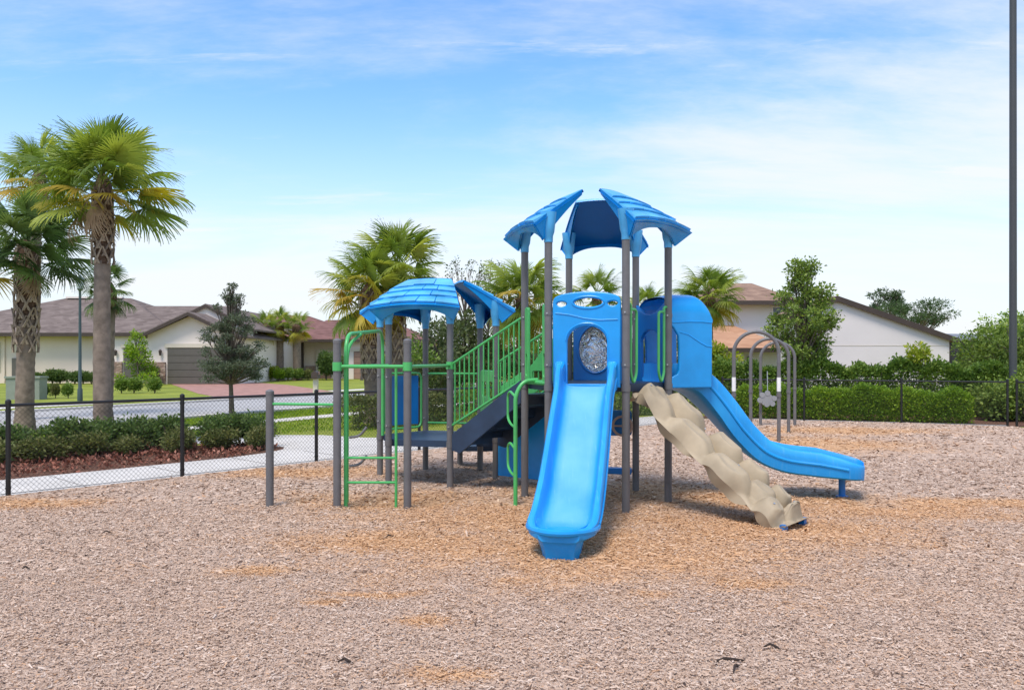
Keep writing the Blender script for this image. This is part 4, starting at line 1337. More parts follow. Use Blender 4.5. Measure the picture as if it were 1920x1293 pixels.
def frond_mesh(seed, pet=.85, rad=.80, nl=46, droop=.5, spread=128):
    rg = random.Random(seed); mb = MB()
    # petiole along +x, arching
    pts = [Vector((pet * f, 0, -.10 * f * f * droop)) for f in (0, .35, .7, 1)]
    mb.tube(pts, [.022, .016, .012, .010], 5, caps=False)
    b = pts[-1]
    for i in range(nl):
        a = -spread + 2 * spread * i / (nl - 1) + rg.uniform(-2, 2)
        ar = R(a); ln = rad * (1 - .22 * (abs(a) / spread) ** 2) * rg.uniform(.88, 1.06)
        st = b - Vector((.06 * (1 - abs(a) / spread), 0, 0)) + Vector((.20 * max(math.cos(ar), 0), 0, 0))   # costa: leaflets leave along the midrib
        d = Vector((math.cos(ar), math.sin(ar), 0)); s_ = Vector((-d.y, d.x, 0))
        fold = -.22 * abs(math.sin(ar)); dr = droop * rg.uniform(.7, 1.4)
        prev = None
        for f, wd in ((0, .007), (.35, .019), (.68, .013), (.88, .006), (1.0, .001)):
            p = st + d * (ln * f); p.z += fold * ln * f - dr * .42 * ln * f ** 2.6
            p -= d * (dr * .18 * ln * f ** 3)
            cur = (p - s_ * wd + Vector((0, 0, .008)), p + s_ * wd - Vector((0, 0, .008)))
            if prev: mb.add([prev[0], prev[1], cur[1], cur[0]], [(0, 1, 2, 3)])
            prev = cur
    return mb.mesh('frond')


FR = [frond_mesh(s, pet=p, droop=d, nl=n_) for s, p, d, n_ in ((1, .8, .40, 46), (2, .9, .7, 40), (3, .7, .55, 44), (4, .85, .95, 36))]
FRD = [frond_mesh(s, pet=.6, rad=.7, nl=18, droop=1.3, spread=70) for s in (11, 12)]
BOOT = MB()
for (sg,) in ((1,), (-1,)):
    st = []
    for f, wd, o_ in ((0, .055, .0), (.3, .045, .035), (.65, .036, .055), (1, .026, .095)):
        p = Vector((o_, sg * (.01 + .16 * (1 - f)), f * .42)); st.append([p + Vector((-.012, -wd / 2, 0)), p + Vector((-.012, wd / 2, 0)), p + Vector((.016, wd / 2, 0)), p + Vector((.016, -wd / 2, 0))])
    BOOT.sweep(st, smooth=False)
BOOT = BOOT.mesh('leaf_base')


def mesh_with(me, m, cache={}):
    k = (me.name, m.name)
    if k not in cache:
        c = me.copy(); c.materials.clear(); c.materials.append(m); cache[k] = c
    return cache[k]


def palm(base, crown, label, r0=.20, r1=.17, scale=1.0, n=40, seed=0, boots=None, green=G_FROND, yel=.2, dead=6, flare=1.25, low=-55, fibre=True, boot_r=1.0, group='palms around the playground'):
    rg = random.Random(seed); base = Vector(base); crown = Vector(crown)
    t_ = thing('palm_tree', base, label, 'palm tree', group)
    pts = []; rs = []; H_ = (crown - base).length; nseg = max(int(H_ / .10), 8)
    for i in range(nseg + 1):
        f = i / nseg; p = base.lerp(crown, f); p += Vector((math.sin(f * 3 + seed) * .03, 0, 0)) * min(f * 3, 1) * (1 - f)
        r_ = r0 + (r1 - r0) * f; r_ *= 1 + (flare - 1) * max(0, 1 - f * 9) + .05 * ((i % 2) - .5) + rg.uniform(-.025, .025)
        pts.append(p if i else p - Vector((0, 0, .15))); rs.append(r_)
    obj('trunk', MB().tube(pts, rs, 16), M_BARK_G, t_)
    if fibre:
        z0 = max(min((boots[0] - base.z) / (crown.z - base.z), .86), .6) if boots else .86
        obj('fibre_sheath', MB().tube([base.lerp(crown, z0), base.lerp(crown, .93), crown, crown + Vector((0, 0, .25))], [r1 * 1.05, r1 * 1.3, r1 * 1.25, r1 * .5], 14), M_FIBRE, t_)
    if boots:
        z = boots[0]; row = 0
        while z < boots[1]:
            f = (z - base.z) / max(crown.z - base.z, .1); c_ = base.lerp(crown, min(f, 1)); r_ = (r0 + (r1 - r0) * f) * .98
            nb = 6
            for k in range(nb):
                a = 2 * math.pi * (k + .5 * (row % 2)) / nb + rg.uniform(-.1, .1)
                Mx = Matrix.Translation(c_ + Vector((math.cos(a), math.sin(a), 0)) * r_) @ Matrix.Rotation(a, 4, 'Z') @ Matrix.Scale(boot_r * rg.uniform(.85, 1.15), 4)
                local('leaf_base', mesh_with(BOOT, M_BOOT if rg.random() > .25 else M_BARK_G), None, t_, Mx)
            z += .20 * boot_r; row += 1
    for i in range(n):
        f = (i + .5) / n; el = 84 - (84 - low) * f ** .9 + rg.uniform(-9, 9); az = i * 137.5 + rg.uniform(-14, 14)
        m_ = green
        if f > 1 - yel and rg.random() < .65: m_ = G_FROND_Y
        me = FR[rg.randrange(4)]
        s_ = scale * rg.uniform(.86, 1.1) * (.8 if f < .15 else 1)
        Mx = Matrix.Translation(crown + Vector((0, 0, .25 - .45 * f)) * 1.0) @ Matrix.Rotation(R(az), 4, 'Z') @ Matrix.Rotation(-R(el), 4, 'Y') @ Matrix.Rotation(rg.uniform(-.5, .5), 4, 'X') @ Matrix.Scale(s_, 4)
        local('frond', mesh_with(me, m_), None, t_, Mx)
    for i in range(dead):
        az = rg.uniform(0, 360); el = rg.uniform(-82, -48)
        Mx = Matrix.Translation(crown + Vector((math.cos(R(az)) * r1 * 1.3, math.sin(R(az)) * r1 * 1.3, .05 - rg.uniform(0, .3)))) @ Matrix.Rotation(R(az), 4, 'Z') @ Matrix.Rotation(-R(el), 4, 'Y') @ Matrix.Scale(scale * rg.uniform(.7, 1.0), 4)
        local('dead_frond', mesh_with(FRD[i % 2], G_DEAD), None, t_, Mx)
    return t_


b = gp(192, 840)
palm(b, at(193, 350, 16.0), 'tall palm with a smooth grey trunk rising from the shrub bed', r0=.172, r1=.14, scale=.94, n=44, seed=3, boots=(3.7, 5.05), boot_r=.75, dead=9, yel=.25, low=-22)
b = gp(46, 812)
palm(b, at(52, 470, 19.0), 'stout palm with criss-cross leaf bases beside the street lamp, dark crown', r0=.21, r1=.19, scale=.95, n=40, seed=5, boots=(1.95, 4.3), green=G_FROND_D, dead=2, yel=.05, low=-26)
palm((-14.6, 23.6, 0), at(74, 332, 24.0), 'palm behind the stout palm with brown dead fronds hanging under its crown', r0=.20, r1=.16, scale=.85, n=32, seed=8, boots=None, dead=12, yel=.35, low=-30)
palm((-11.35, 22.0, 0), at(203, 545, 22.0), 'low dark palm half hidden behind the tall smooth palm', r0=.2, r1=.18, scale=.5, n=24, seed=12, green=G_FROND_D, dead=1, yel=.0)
# palms behind the small tower
palm(gp(697, 792), at(692, 548, 22.0), 'broad yellow-green palm behind the small roofed tower, its trunk darkest', r0=.20, r1=.19, scale=.92, n=46, seed=21, boots=(1.2, 3.4), dead=5, yel=.5, low=-50)
palm(gp(742, 790), at(744, 512, 22.6), 'taller green palm behind the small roofed tower with latticed leaf bases', r0=.22, r1=.20, scale=.95, n=46, seed=22, boots=(1.6, 4.0), dead=3, yel=.15, low=-35)
palm((.42, 36, 0), at(978, 560, 36), 'bright yellow palm seen between the tower posts', r0=.24, r1=.22, scale=1.35, n=56, seed=23, boots=None, dead=7, yel=.6, low=-60)
palm((4.3, 40, 0), at(1119, 556, 40), 'green palm top seen above the entry panel of the tall tower', r0=.22, r1=.2, scale=1.05, n=30, seed=24, dead=2, yel=.1)
palm((7.8, 45, 0), at(1215, 580, 45), 'small palm top behind the tall tower beside the hooded slide', r0=.22, r1=.2, scale=.95, n=28, seed=25, dead=1, yel=.1)
palm((9.9, 40, 0), at(1328, 556, 40), 'full dusty-green palm beside the two-storey house', r0=.26, r1=.25, scale=1.16, n=50, seed=26, boots=None, dead=6, yel=.25, low=-58)
for i, (px, py, Y, sc_) in enumerate(((497, 612, 66, .95), (524, 608, 68, 1.0), (557, 612, 68, .95))):
    palm(((px - XC) * Y / F, Y, 0), at(px, py, Y), ['palm nearest the grey-green tree of three against the red-roofed house', 'middle palm of three against the red-roofed house', 'palm nearest the entrance of three against the red-roofed house'][i],
         r0=.36, r1=.32, scale=sc_, n=22, seed=31 + i, dead=1, yel=.3, group='palms in front of the red-roofed house')

# ------------------------------------------------------------------ trees and shrubs


def tree(name, base, clumps, n, size, m, label, cat='tree', trunk_r=.06, trunk_top=None, limbs=True, seed=0, group=None, bark=M_BARK, shell=.45, aspect=.55, up=.5, r_top=.35):
    rg = np.random.default_rng(seed); base = Vector(base)
    t_ = thing(name, base, label, cat, group)
    cl = [(base.x + c[0], base.y + c[1], base.z + c[2], c[3], c[4], c[5]) for c in clumps]
    ztop = trunk_top if trunk_top else max(c[2] for c in clumps)
    if trunk_r > 0:
        pts = [base + Vector((.04 * math.sin(f * 4 + seed), .03 * math.cos(f * 3 + seed), ztop * f)) for f in (0, .2, .4, .6, .8, 1)]
        pts[0] = pts[0] - Vector((0, 0, .1))
        obj('trunk', MB().tube(pts, [trunk_r * (1.25 if f == 0 else 1 - (1 - r_top) * f) for f in (0, .2, .4, .6, .8, 1)], 10), bark, t_)
    if limbs and trunk_r > 0:
        mb = MB()
        for c in clumps:
            z0 = min(max(c[2] * .62, ztop * .25), ztop * .95); s_ = base + Vector((.04 * math.sin(z0 / ztop * 4 + seed), .03 * math.cos(z0 / ztop * 3 + seed), z0)); e_ = base + Vector(c[:3])
            if (e_ - s_).length < .15: continue
            m_ = s_.lerp(e_, .5) + Vector((0, 0, -.05 * (e_ - s_).length))
            mb.tube([s_, m_, e_], [trunk_r * .42, trunk_r * .3, trunk_r * .12], 6)
            for _ in range(3):
                d = Vector(rg.normal(size=3)).normalized(); q = e_ + Vector((d.x * c[3], d.y * c[4], d.z * c[5])) * .8
                mb.tube([m_.lerp(e_, .6), q], [trunk_r * .16, trunk_r * .05], 4)
        if mb.v: obj('branches', mb, bark, t_)
    P_, d_ = clump_points(cl, n, rg, shell)
    k = P_[:, 2] > .03; P_ = P_[k]; d_ = d_[k]
    V_ = leaves(P_, size, rg, d_, aspect, up)
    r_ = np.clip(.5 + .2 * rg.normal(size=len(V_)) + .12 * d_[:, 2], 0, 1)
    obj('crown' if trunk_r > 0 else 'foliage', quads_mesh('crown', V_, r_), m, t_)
    return t_


def fluffy(rg, n, cz, rx, rz, sub, flat=1.0):
    out = []
    for i in range(n):
        while True:
            p = [rg.uniform(-1, 1) for _ in range(3)]
            if sum(v * v for v in p) < 1: break
        s_ = sub * rg.uniform(.65, 1.25)
        out.append((p[0] * rx, p[1] * rx * flat, cz + p[2] * rz, s_, s_, s_ * .85))
    return out


# young grey-green oak by the footpath: conical, airy
b = gp(433, 779); rg = random.Random(4); cl = []
while len(cl) < 120:
    f = rg.random(); w_ = (1 - f) ** .75 * (1 if f > .10 else .75 + 2.5 * f) + .07
    if rg.random() > w_: continue
    z = 1.10 + f * 3.05; a = rg.uniform(0, 6.28); q = 1.12 * w_ * math.sqrt(rg.uniform(.02, 1)); s_ = rg.uniform(.13, .24) * (1.1 - .5 * f)
    cl.append((q * math.cos(a), q * math.sin(a), z + .10 * q, s_ * 1.25, s_ * 1.25, s_ * .6))
tree('oak_tree', b, cl, 20000, .062, G_OAK, 'young grey-green conical tree standing beyond the fence near the driveway', trunk_r=.075, trunk_top=4.0, seed=2, shell=.2, aspect=.42)
# leafy tree in front of the white gable
rg = random.Random(9); cl = []
while len(cl) < 110:
    f = rg.random(); w_ = min(1, (f + .12) * 2.6) * (1 - max(f - .55, 0) / .45 * .78) * (1 if f > .2 else .85)
    if rg.random() > w_: continue
    z = 1.2 + f * 3.95; a = rg.uniform(0, 6.28); q = 1.16 * w_ * math.sqrt(rg.uniform(.02, 1)); s_ = rg.uniform(.20, .36)
    cl.append((q * math.cos(a), q * math.sin(a), z, s_, s_, s_ * .8))
tree('leafy_tree', (10.05, 27.2, 0), cl, 14000, .10, G_TREE, 'tall leafy green tree in front of the white gable wall', trunk_r=.07, trunk_top=4.6, seed=3, shell=.25)
# sapling behind the hedge
rg = random.Random(19)
tree('sapling', ((1728 - XC) * 25.5 / F, 25.5, 0), fluffy(rg, 12, 1.95, .42, .42, .18), 750, .10, G_YEL, 'thin yellow-green sapling above the hedge by the white gable wall', trunk_r=.03, trunk_top=2.0, seed=4)
# yellow-green shrub below the dusty palm
rg = random.Random(29)
tree('tall_shrub', ((1348 - XC) * 31 / F, 31, 0), fluffy(rg, 22, 1.5, .62, .95, .32), 2200, .12, G_YEL, 'yellow-green tall shrub beside the hooded slide', cat='shrub', trunk_r=.04, trunk_top=1.9, seed=5)
# far pines
for i, (px, py, Y, s_) in enumerate(((1668, 566, 92, 1.25), (1722, 582, 88, 1.6))):
    top = at(px, py, Y); rg = random.Random(40 + i); cl = []
    for k in range(26):
        a = rg.uniform(0, 6.28); q = rg.uniform(.1, 1) ** .6 * 2.2 * s_ * (.75 if i == 0 else 1); zz = top.z + rg.uniform(-1.25, 1.15) * s_ * (1 - q / (4.4 * s_))
        r_ = rg.uniform(.4, .75) * s_ * (.8 if i == 0 else 1); cl.append((q * math.cos(a), q * math.sin(a), zz, r_, r_, r_ * .6))
    tree('pine_tree', (top.x, Y, 0), cl, 5200, .26, G_PINE, ['sparser, taller far pine behind the sloping white gable', 'fuller far pine behind the sloping white gable'][i], trunk_r=.22, trunk_top=top.z - .3, seed=6 + i, group='far pines', shell=.3, aspect=.3)
# bare-ish far trees left of the yellow palm
for i, (px, py, Y) in enumerate(((872, 560, 44), (915, 566, 46))):
    top = at(px, py, Y); rg = random.Random(50 + i)
    cl = [(rg.uniform(-1, 1) * 1.0, rg.uniform(-1, 1), top.z + rg.uniform(-1.6, 2.1), .28, .28, .5) for _ in range(30)]
    tree('thin_tree', (top.x, Y, 0), cl, 900, .12, G_DARK, ['thin twiggy tree rising behind the small blue roof', 'thin dark twiggy tree beside the yellow palm'][i], trunk_r=.09, trunk_top=top.z + 1.2, seed=16 + i, group='thin twiggy trees', shell=.2)
# dark dense trees in the middle distance
MIDT = [(826, 668, 34, 1.5, 1.5, 'dark dense tree behind the small tower'), (872, 655, 37, 1.7, 1.7, 'dark tree behind the green stair railing'),
        (925, 672, 40, 1.7, 1.3, 'dark tree below the yellow palm'), (1010, 672, 44, 1.6, 1.2, 'dark low tree seen through the tall tower'),
        (1090, 668, 46, 1.8, 1.3, 'dark tree hidden behind the tall slide'), (1180, 668, 48, 1.8, 1.3, 'dark tree behind the rock climber top'), (1255, 672, 46, 1.7, 1.3, 'dark tree behind the hooded slide'),
        (765, 690, 32, .9, 1.0, 'small dark tree behind the framed blue panel')]
for i, (px, py, Y, rx, rz, lab) in enumerate(MIDT):
    c_ = at(px, py, Y); rg = random.Random(60 + i)
    tree('broad_tree', (c_.x, Y, 0), fluffy(rg, 30, c_.z, rx, rz, .55), 4200, .15, G_DARK if i < 3 else G_HEDGE, lab, trunk_r=.10, trunk_top=c_.z + .3, seed=70 + i, group='trees behind the playground', shell=.4)
# big bushes at the right edge
RB = [(1838, 700, 29, .8, .8, 'dark green bush below the dark screened porch'), (1846, 672, 27.5, 1.0, 1.0, 'large light green bush left of the tall pole'),
      (1900, 662, 26.5, 1.0, 1.2, 'large light green bush behind the tall pole'), (1945, 660, 25.5, 1.1, 1.2, 'large bush at the picture edge beyond the pole'),
      (1852, 735, 25.0, .7, .65, 'low dark bush at the end of the lime hedge'), (1905, 735, 24.6, .8, .75, 'low dark bush beside the foot of the tall pole'), (1905, 632, 34, 1.4, 1.0, 'rounded tree top showing above the bush by the pole'),
      (1872, 765, 23.2, .5, .35, 'small dark bush just behind the fence corner post'), (1935, 760, 23.0, .7, .5, 'dark bush at the picture edge behind the fence')]
for i, (px, py, Y, rx, rz, lab) in enumerate(RB):
    c_ = at(px, py, Y); rg = random.Random(80 + i); cz = max(c_.z, .6)
    tree('large_bush', (c_.x, Y, 0), fluffy(rg, 26, cz, rx, rz * 1.15, .42), 4200, .10, G_HEDGE if i in (0, 4, 5) else (G_TREE if i != 6 else G_LIME), lab, cat='bush', trunk_r=.06, trunk_top=cz + .2, seed=90 + i, group='bushes by the tall pole', shell=.4)
# far tree line behind everything
for i in range(16):
    px = -60 + i * 138 + random.Random(i).uniform(-30, 30); Y = 118 + random.Random(i + 5).uniform(-10, 14)
    rg = random.Random(100 + i); hz = rg.uniform(1.6, 3.2) + (1.6 if px < 300 else 0) * 0
    if 230 < px < 900: hz *= .8
    tree('far_tree', ((px - XC) * Y / F, Y, 0), fluffy(rg, 24, hz, 6.0, hz * .75, 1.5), 2200, .55, G_DARK if i % 3 else G_HEDGE, ORD[i] + ' distant rounded tree of the far tree line, counted from the brown-roofed house side', trunk_r=.2, trunk_top=hz, seed=110 + i, limbs=False, group='far tree line', shell=.4)


def hedge(name, a, b, w_, h_, n, size, m, label, seed):
    """clipped hedge along a->b: twiggy core, leaves through an uneven box"""
    rg = np.random.default_rng(seed); a = Vector((*a, 0)); b = Vector((*b, 0)); d = (b - a); ln = d.length; d.normalize(); q = Vector((-d.y, d.x, 0))
    t_ = thing(name, a, label, 'hedge')
    s_ = rg.uniform(0, ln, n); face = rg.random(n)
    hh = h_ * (1 + .07 * np.sin(s_ * 2.1 + seed) + .06 * np.sin(s_ * 5.3 + 1) + .04 * np.sin(s_ * 11)) * (1 + .05 * rg.normal(size=n).clip(-1, 2.5))
    u = rg.uniform(-1, 1, n); v = rg.uniform(0.02, 1, n)
    top = face < .42; frt = (face >= .42) & (face < .78)
    u = np.where(frt, -1 + .18 * rg.random(n), u); v = np.where(top, 1 - .10 * rg.random(n) ** 2, v)
    rnd_c = 1 - .22 * np.maximum(v - .75, 0) / .25
    end = np.minimum(np.minimum(s_, ln - s_) / .25, 1); hh = hh * (.75 + .25 * end)
    jit = rg.normal(0, .035, (n, 3))
    P_ = np.array(a)[None] + np.array(d)[None] * s_[:, None] + np.array(q)[None] * (u * rnd_c * w_ / 2)[:, None] + np.array([[0, 0, 1]]) * (v * hh)[:, None] + jit
    out_ = np.array(q)[None] * u[:, None] * .7 + np.array([[0, 0, 1.0]]) * np.where(top, 1, .2)[:, None]
    V_ = leaves(P_, size, rg, unit(out_), .6, .6)
    r_ = np.clip(.45 + .2 * rg.normal(size=n) + .1 * np.sin(s_ * 3), 0, 1)
    obj('foliage', quads_mesh('foliage', V_, r_), m, t_)
    mb = MB(); k = int(ln / .35)
    for i in range(k):
        c = a + d * (ln * (i + .5) / k) + q * rg.uniform(-.15, .15) * w_
        for _ in range(4):
            e_ = c + d * rg.uniform(-.25, .25) + q * rg.uniform(-.4, .4) * w_ + Vector((0, 0, h_ * rg.uniform(.6, .92)))
            mb.tube([c - Vector((0, 0, .05)), c.lerp(e_, .5) + d * .03, e_], [.018, .012, .005], 4)
    obj('stems', mb, M_BARK, t_)
    return t_


hedge('hedge', rl(.5, 1.3), rl(6.9, 1.3), 1.0, .84, 42000, .060, G_LIME, 'low clipped lime-green hedge right behind the chain-link fence', 201)
hedge('hedge', rl(-.6, 4.6), rl(8.3, 4.4), 1.3, 1.50, 52000, .090, G_HEDGE, 'taller darker green hedge behind the lime-green hedge', 202)
hedge('hedge', (-4.35, 20.2), (-2.0, 22.6), .9, .75, 7000, .07, G_LEAF_B, 'brownish low hedge below the two palms behind the small tower', 203)
hedge('hedge', (-1.3, 20.0), (2.3, 23.6), .9, 1.0, 9000, .07, G_HEDGE, 'low green hedge behind the stairs of the play structure', 204)
hedge('hedge', (-3.4, 26.5), (1.0, 29.0), 1.2, 1.6, 9000, .10, G_DARK, 'dark hedge far behind the small tower', 205)
hedge('hedge', (2.4, 25.0), (6.4, 27.0), 1.2, 1.35, 9000, .09, G_HEDGE, 'green hedge seen behind the rock climber', 206)


def shrub_mesh(seed, n, size, rx, rz):
    rg = np.random.default_rng(seed); r2 = random.Random(seed)
    cl = [(r2.uniform(-1, 1) * rx * .55, r2.uniform(-1, 1) * rx * .55, rz * r2.uniform(.45, .72), rx * r2.uniform(.35, .55), rx * r2.uniform(.35, .55), rz * r2.uniform(.28, .42)) for _ in range(9)]
    P_, d_ = clump_points(cl, n, rg, .45); k = P_[:, 2] > .02; P_ = P_[k]; d_ = d_[k]
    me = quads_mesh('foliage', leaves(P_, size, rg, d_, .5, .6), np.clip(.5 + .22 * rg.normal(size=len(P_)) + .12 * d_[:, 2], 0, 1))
    mb = MB()
    for _ in range(9):
        a = r2.uniform(0, 6.28); q = r2.uniform(.2, .6) * rx
        mb.tube([(0, 0, -.05), (q * .5 * math.cos(a), q * .5 * math.sin(a), rz * .35), (q * math.cos(a), q * math.sin(a), rz * .75)], [.014, .009, .004], 4)
    return me, mb.mesh('stems')


SHR = [shrub_mesh(300 + i, 3200, .06, .48, .62) for i in range(3)]
SHB = [shrub_mesh(310 + i, 2600, .055, .42, .45) for i in range(3)]
BALL = shrub_mesh(320, 2600, .09, .5, .95)


def shrub(p, kind, m, s_, rot, label, group, name='shrub'):
    t_ = thing(name, p, label, 'shrub', group)
    Mx = Matrix.Translation(Vector(p)) @ Matrix.Rotation(rot, 4, 'Z') @ Matrix.Diagonal((s_[0], s_[0], s_[1], 1))
    local('foliage', mesh_with(kind[0], m), None, t_, Mx); local('stems', mesh_with(kind[1], M_BARK), None, t_, Mx)
    return t_


rg = random.Random(77)
k = 0
for i in range(22):                               # dark back row of the bed
    t0 = -8.5 + i * .65; sft = 4.45 + rg.uniform(-.12, .12) - max(0, t0 - 2.4) * .42
    p = fl(t0, sft)
    if -2.0 < t0 < -1.5: continue
    shrub((p[0], p[1], 0), SHR[i % 3], G_LEAF, (1.15 * rg.uniform(.9, 1.12), 1.0 * rg.uniform(.85, 1.1)), rg.uniform(0, 6), ORD[21 - i] + ' dark green back-row shrub of the planting bed, counted from the footpath bend', 'dark shrubs in the back row of the bed')
for i in range(20):                               # bronze front row
    t0 = -8.5 + i * .715; sft = 3.65 + rg.uniform(-.15, .15) - max(0, t0 - 2.6) * .36
    p = fl(t0, sft)
    if abs(p[0] + 8.33) < .45 and abs(p[1] - 16.0) < .5: continue
    shrub((p[0], p[1], 0), SHB[i % 3], G_LEAF_B, (1.05 * rg.uniform(.85, 1.15), .92 * rg.uniform(.8, 1.15)), rg.uniform(0, 6), ORD[19 - i] + ' olive-bronze front-row shrub of the planting bed, counted from the footpath bend', 'bronze shrubs in the front row of the bed')

# red bark chips on the bed
n = 16000
t0 = rng.uniform(-12, 5.5, n); s0 = rng.uniform(1.85, 5.6, n)
lim = np.where(t0 > 4, 1.88 + (t0 - 4) ** 2 * .33, 1.88); s0 = np.where(t0 > 4.6, np.minimum(s0, 3.9 - (t0 - 4.6) * 1.0), s0); kk = s0 > lim; t0 = t0[kk]; s0 = s0[kk]; n = len(t0)
P_ = np.stack([FA.x + FT.x * t0 + FN.x * s0, FA.y + FT.y * t0 + FN.y * s0, rng.uniform(0, .06, n)], -1)
V = leaves(P_, .075, rng, None, .45, 1.2)
o = obj('bark_mulch', quads_mesh('bark_mulch', V, rng.random(n)), G_REDCHIP)
tag(o, 'red-brown bark mulch under the shrubs of the planting bed', 'bark mulch', kind='stuff')

# grass blades on the nearer lawn
n = 60000
t0 = rng.uniform(-14, 30, n); s0 = np.where(rng.random(n) < .5, rng.uniform(-2.65, -.4, n), rng.uniform(-8.5, -3.7, n))
P_ = np.stack([RO.x + RT.x * t0 + RNN.x * s0, RO.y + RT.y * t0 + RNN.y * s0, np.full(n, -.01)], -1)
sfn = (P_[:, 0] - FA.x) * FN.x + (P_[:, 1] - FA.y) * FN.y; tfn = (P_[:, 0] - FA.x) * FT.x + (P_[:, 1] - FA.y) * FT.y
kk = (sfn > np.where(tfn < 4.3, 5.9, np.where(tfn < 6.7, 6.3, np.where(tfn < 9.0, 5.2, 3.0)))) ; P_ = P_[kk]; n = len(P_)
d_ = unit(np.stack([rng.normal(0, .5, n), rng.normal(0, .5, n), np.ones(n)], -1)); sd_ = unit(np.cross(d_, rng.normal(size=(n, 3)))); hgt = rng.uniform(.04, .10, (n, 1))
V = np.stack([P_ - sd_ * .012, P_ + sd_ * .012, P_ + d_ * hgt + sd_ * .002, P_ + d_ * hgt - sd_ * .002], 1)
o = obj('grass', quads_mesh('grass', V, rng.random(n)), G_GRASS); tag(o, 'short bright green lawn grass between the footpath and the road', 'grass', kind='stuff')

# ------------------------------------------------------------------ houses


def window(par, x0, x1, z0, z1, y, m_frame=M_TRIM, mull=1):
    fr = obj('window', MB().box(x0 - .08, x1 + .08, y - .06, y + .02, z0 - .08, z1 + .08), m_frame, par)
    n_ = mull + 1; w_ = (x1 - x0) / n_
    for i in range(n_):
        obj('pane', MB().box(x0 + i * w_ + .03, x0 + (i + 1) * w_ - .03, y - .075, y - .062, z0 + .03, z1 - .03), M_GLASS, fr)
    return fr


def garage_door(par, x0, x1, z1, y, m, rows=5):
    d = obj('garage_door', MB().box(x0 - .03, x1 + .03, y - .02, y + .04, 0, z1 + .03), M_FASCIA, par)
    h_ = z1 / rows
    for i in range(rows):
        obj('panel', MB().box(x0, x1, y - .055, y - .022, i * h_ + .015, (i + 1) * h_ - .015), m, d)
    return d


def gable_roof_x(x0, x1, y0, y1, ze, zr, th=.14):
    """ridge along x"""
    ym = (y0 + y1) / 2; mb = MB()
    for (ya, yb) in ((y0, ym), (y1, ym)):
        vs = [(x0, ya, ze), (x1, ya, ze), (x1, yb, zr), (x0, yb, zr)]; vs += [(a, b, c - th) for a, b, c in vs]
        mb.add(vs, [(0, 1, 2, 3), (7, 6, 5, 4), (0, 4, 5, 1), (1, 5, 6, 2), (3, 7, 4, 0)])
    return mb


def gable_roof_y(x0, x1, y0, y1, ze, zr, th=.14, xm=None):
    xm = (x0 + x1) / 2 if xm is None else xm; mb = MB()
    for (xa, xb) in ((x0, xm), (x1, xm)):
        vs = [(xa, y0, ze), (xa, y1, ze), (xb, y1, zr), (xb, y0, zr)]; vs += [(a, b, c - th) for a, b, c in vs]
        mb.add(vs, [(0, 1, 2, 3), (7, 6, 5, 4), (0, 4, 5, 1), (1, 5, 6, 2), (3, 7, 4, 0)])
    return mb


def hip_roof(x0, x1, y0, y1, ze, zr, rx0, rx1, ym=None, th=.14):
    ym = (y0 + y1) / 2 if ym is None else ym; mb = MB()
    vs = [(x0, y0, ze), (x1, y0, ze), (x1, y1, ze), (x0, y1, ze), (rx0, ym, zr), (rx1, ym, zr), (x0, y0, ze - th), (x1, y0, ze - th), (x1, y1, ze - th), (x0, y1, ze - th)]
    mb.add(vs, [(0, 1, 5, 4), (1, 2, 5), (2, 3, 4, 5), (3, 0, 4), (0, 6, 7, 1), (1, 7, 8, 2), (2, 8, 9, 3), (3, 9, 6, 0), (6, 9, 8, 7)])
    return mb


def wall_lantern(par, x, y, z):
    l_ = obj('wall_lantern', MB().tube([(x, y - .16, z - .22), (x, y - .16, z + .12), (x, y - .16, z + .24)], [.07, .12, .03], 8), M_FASCIA, par)
    obj('bracket', MB().box(x - .03, x + .03, y - .16, y, z + .12, z + .18), M_FASCIA, l_)


# brown-roofed house on the left
h = thing('house', (-33, 62, 0), 'cream single-storey house with brown shingle roof and dark garage doors', 'house')
obj('wall', MB().box(-46.0, -30.7, 60.0, 76.0, -.1, 3.66), M_STUCCO, h)
obj('wall', MB().box(-30.69, -26.2, 59.4, 76.0, -.1, 3.64), M_STUCCO_L, h)
gx0, gx1, gy = -26.6, -20.2, 57.6
mb = MB(); gxm = (gx0 + gx1) / 2; ze_, zr_ = 3.58, 5.02
vs = [(gx0, gy, -.1), (gx1, gy, -.1), (gx1, gy, ze_), (gxm, gy, zr_), (gx0, gy, ze_)]; vs += [(a, 74, c) for a, b_, c in vs]
mb.add(vs, [(0, 1, 2, 3, 4), (9, 8, 7, 6, 5), (0, 4, 9, 5), (1, 6, 7, 2)]); obj('wall', mb, M_STUCCO_L, h)
rf = obj('roof', hip_roof(-46.8, -25.2, 59.1, 76.5, 3.80, 7.05, -38.2, -32.7, 67.7), M_SHINGLE, h)
obj('ridge_vent', MB().box(-38.0, -36.0, 67.2, 67.6, 7.0, 7.15), M_STUCCO_L, rf); obj('ridge_vent', MB().box(-33.9, -33.2, 67.2, 67.6, 7.0, 7.13), M_STUCCO_L, rf)
obj('roof', gable_roof_x(-33.6, -23.2, 59.3, 73.3, 3.82, 6.28), M_SHINGLE, h)
obj('roof', gable_roof_y(gx0 - .55, gx1 + .55, 57.0, 70, 3.50, 5.25), M_SHINGLE, h)
obj('roof', gable_roof_y(-27.2, -19.6, 60.2, 74, 4.1, 6.05, xm=-23.4), M_SHINGLE, h)
mb = MB(); mb.add([(-27.0, 60.35, 3.6), (-19.8, 60.35, 3.6), (-19.8, 60.35, 4.0), (-23.4, 60.35, 5.85), (-27.0, 60.35, 4.0)], [(0, 1, 2, 3, 4)]); obj('gable', mb, M_STUCCO_L, h)
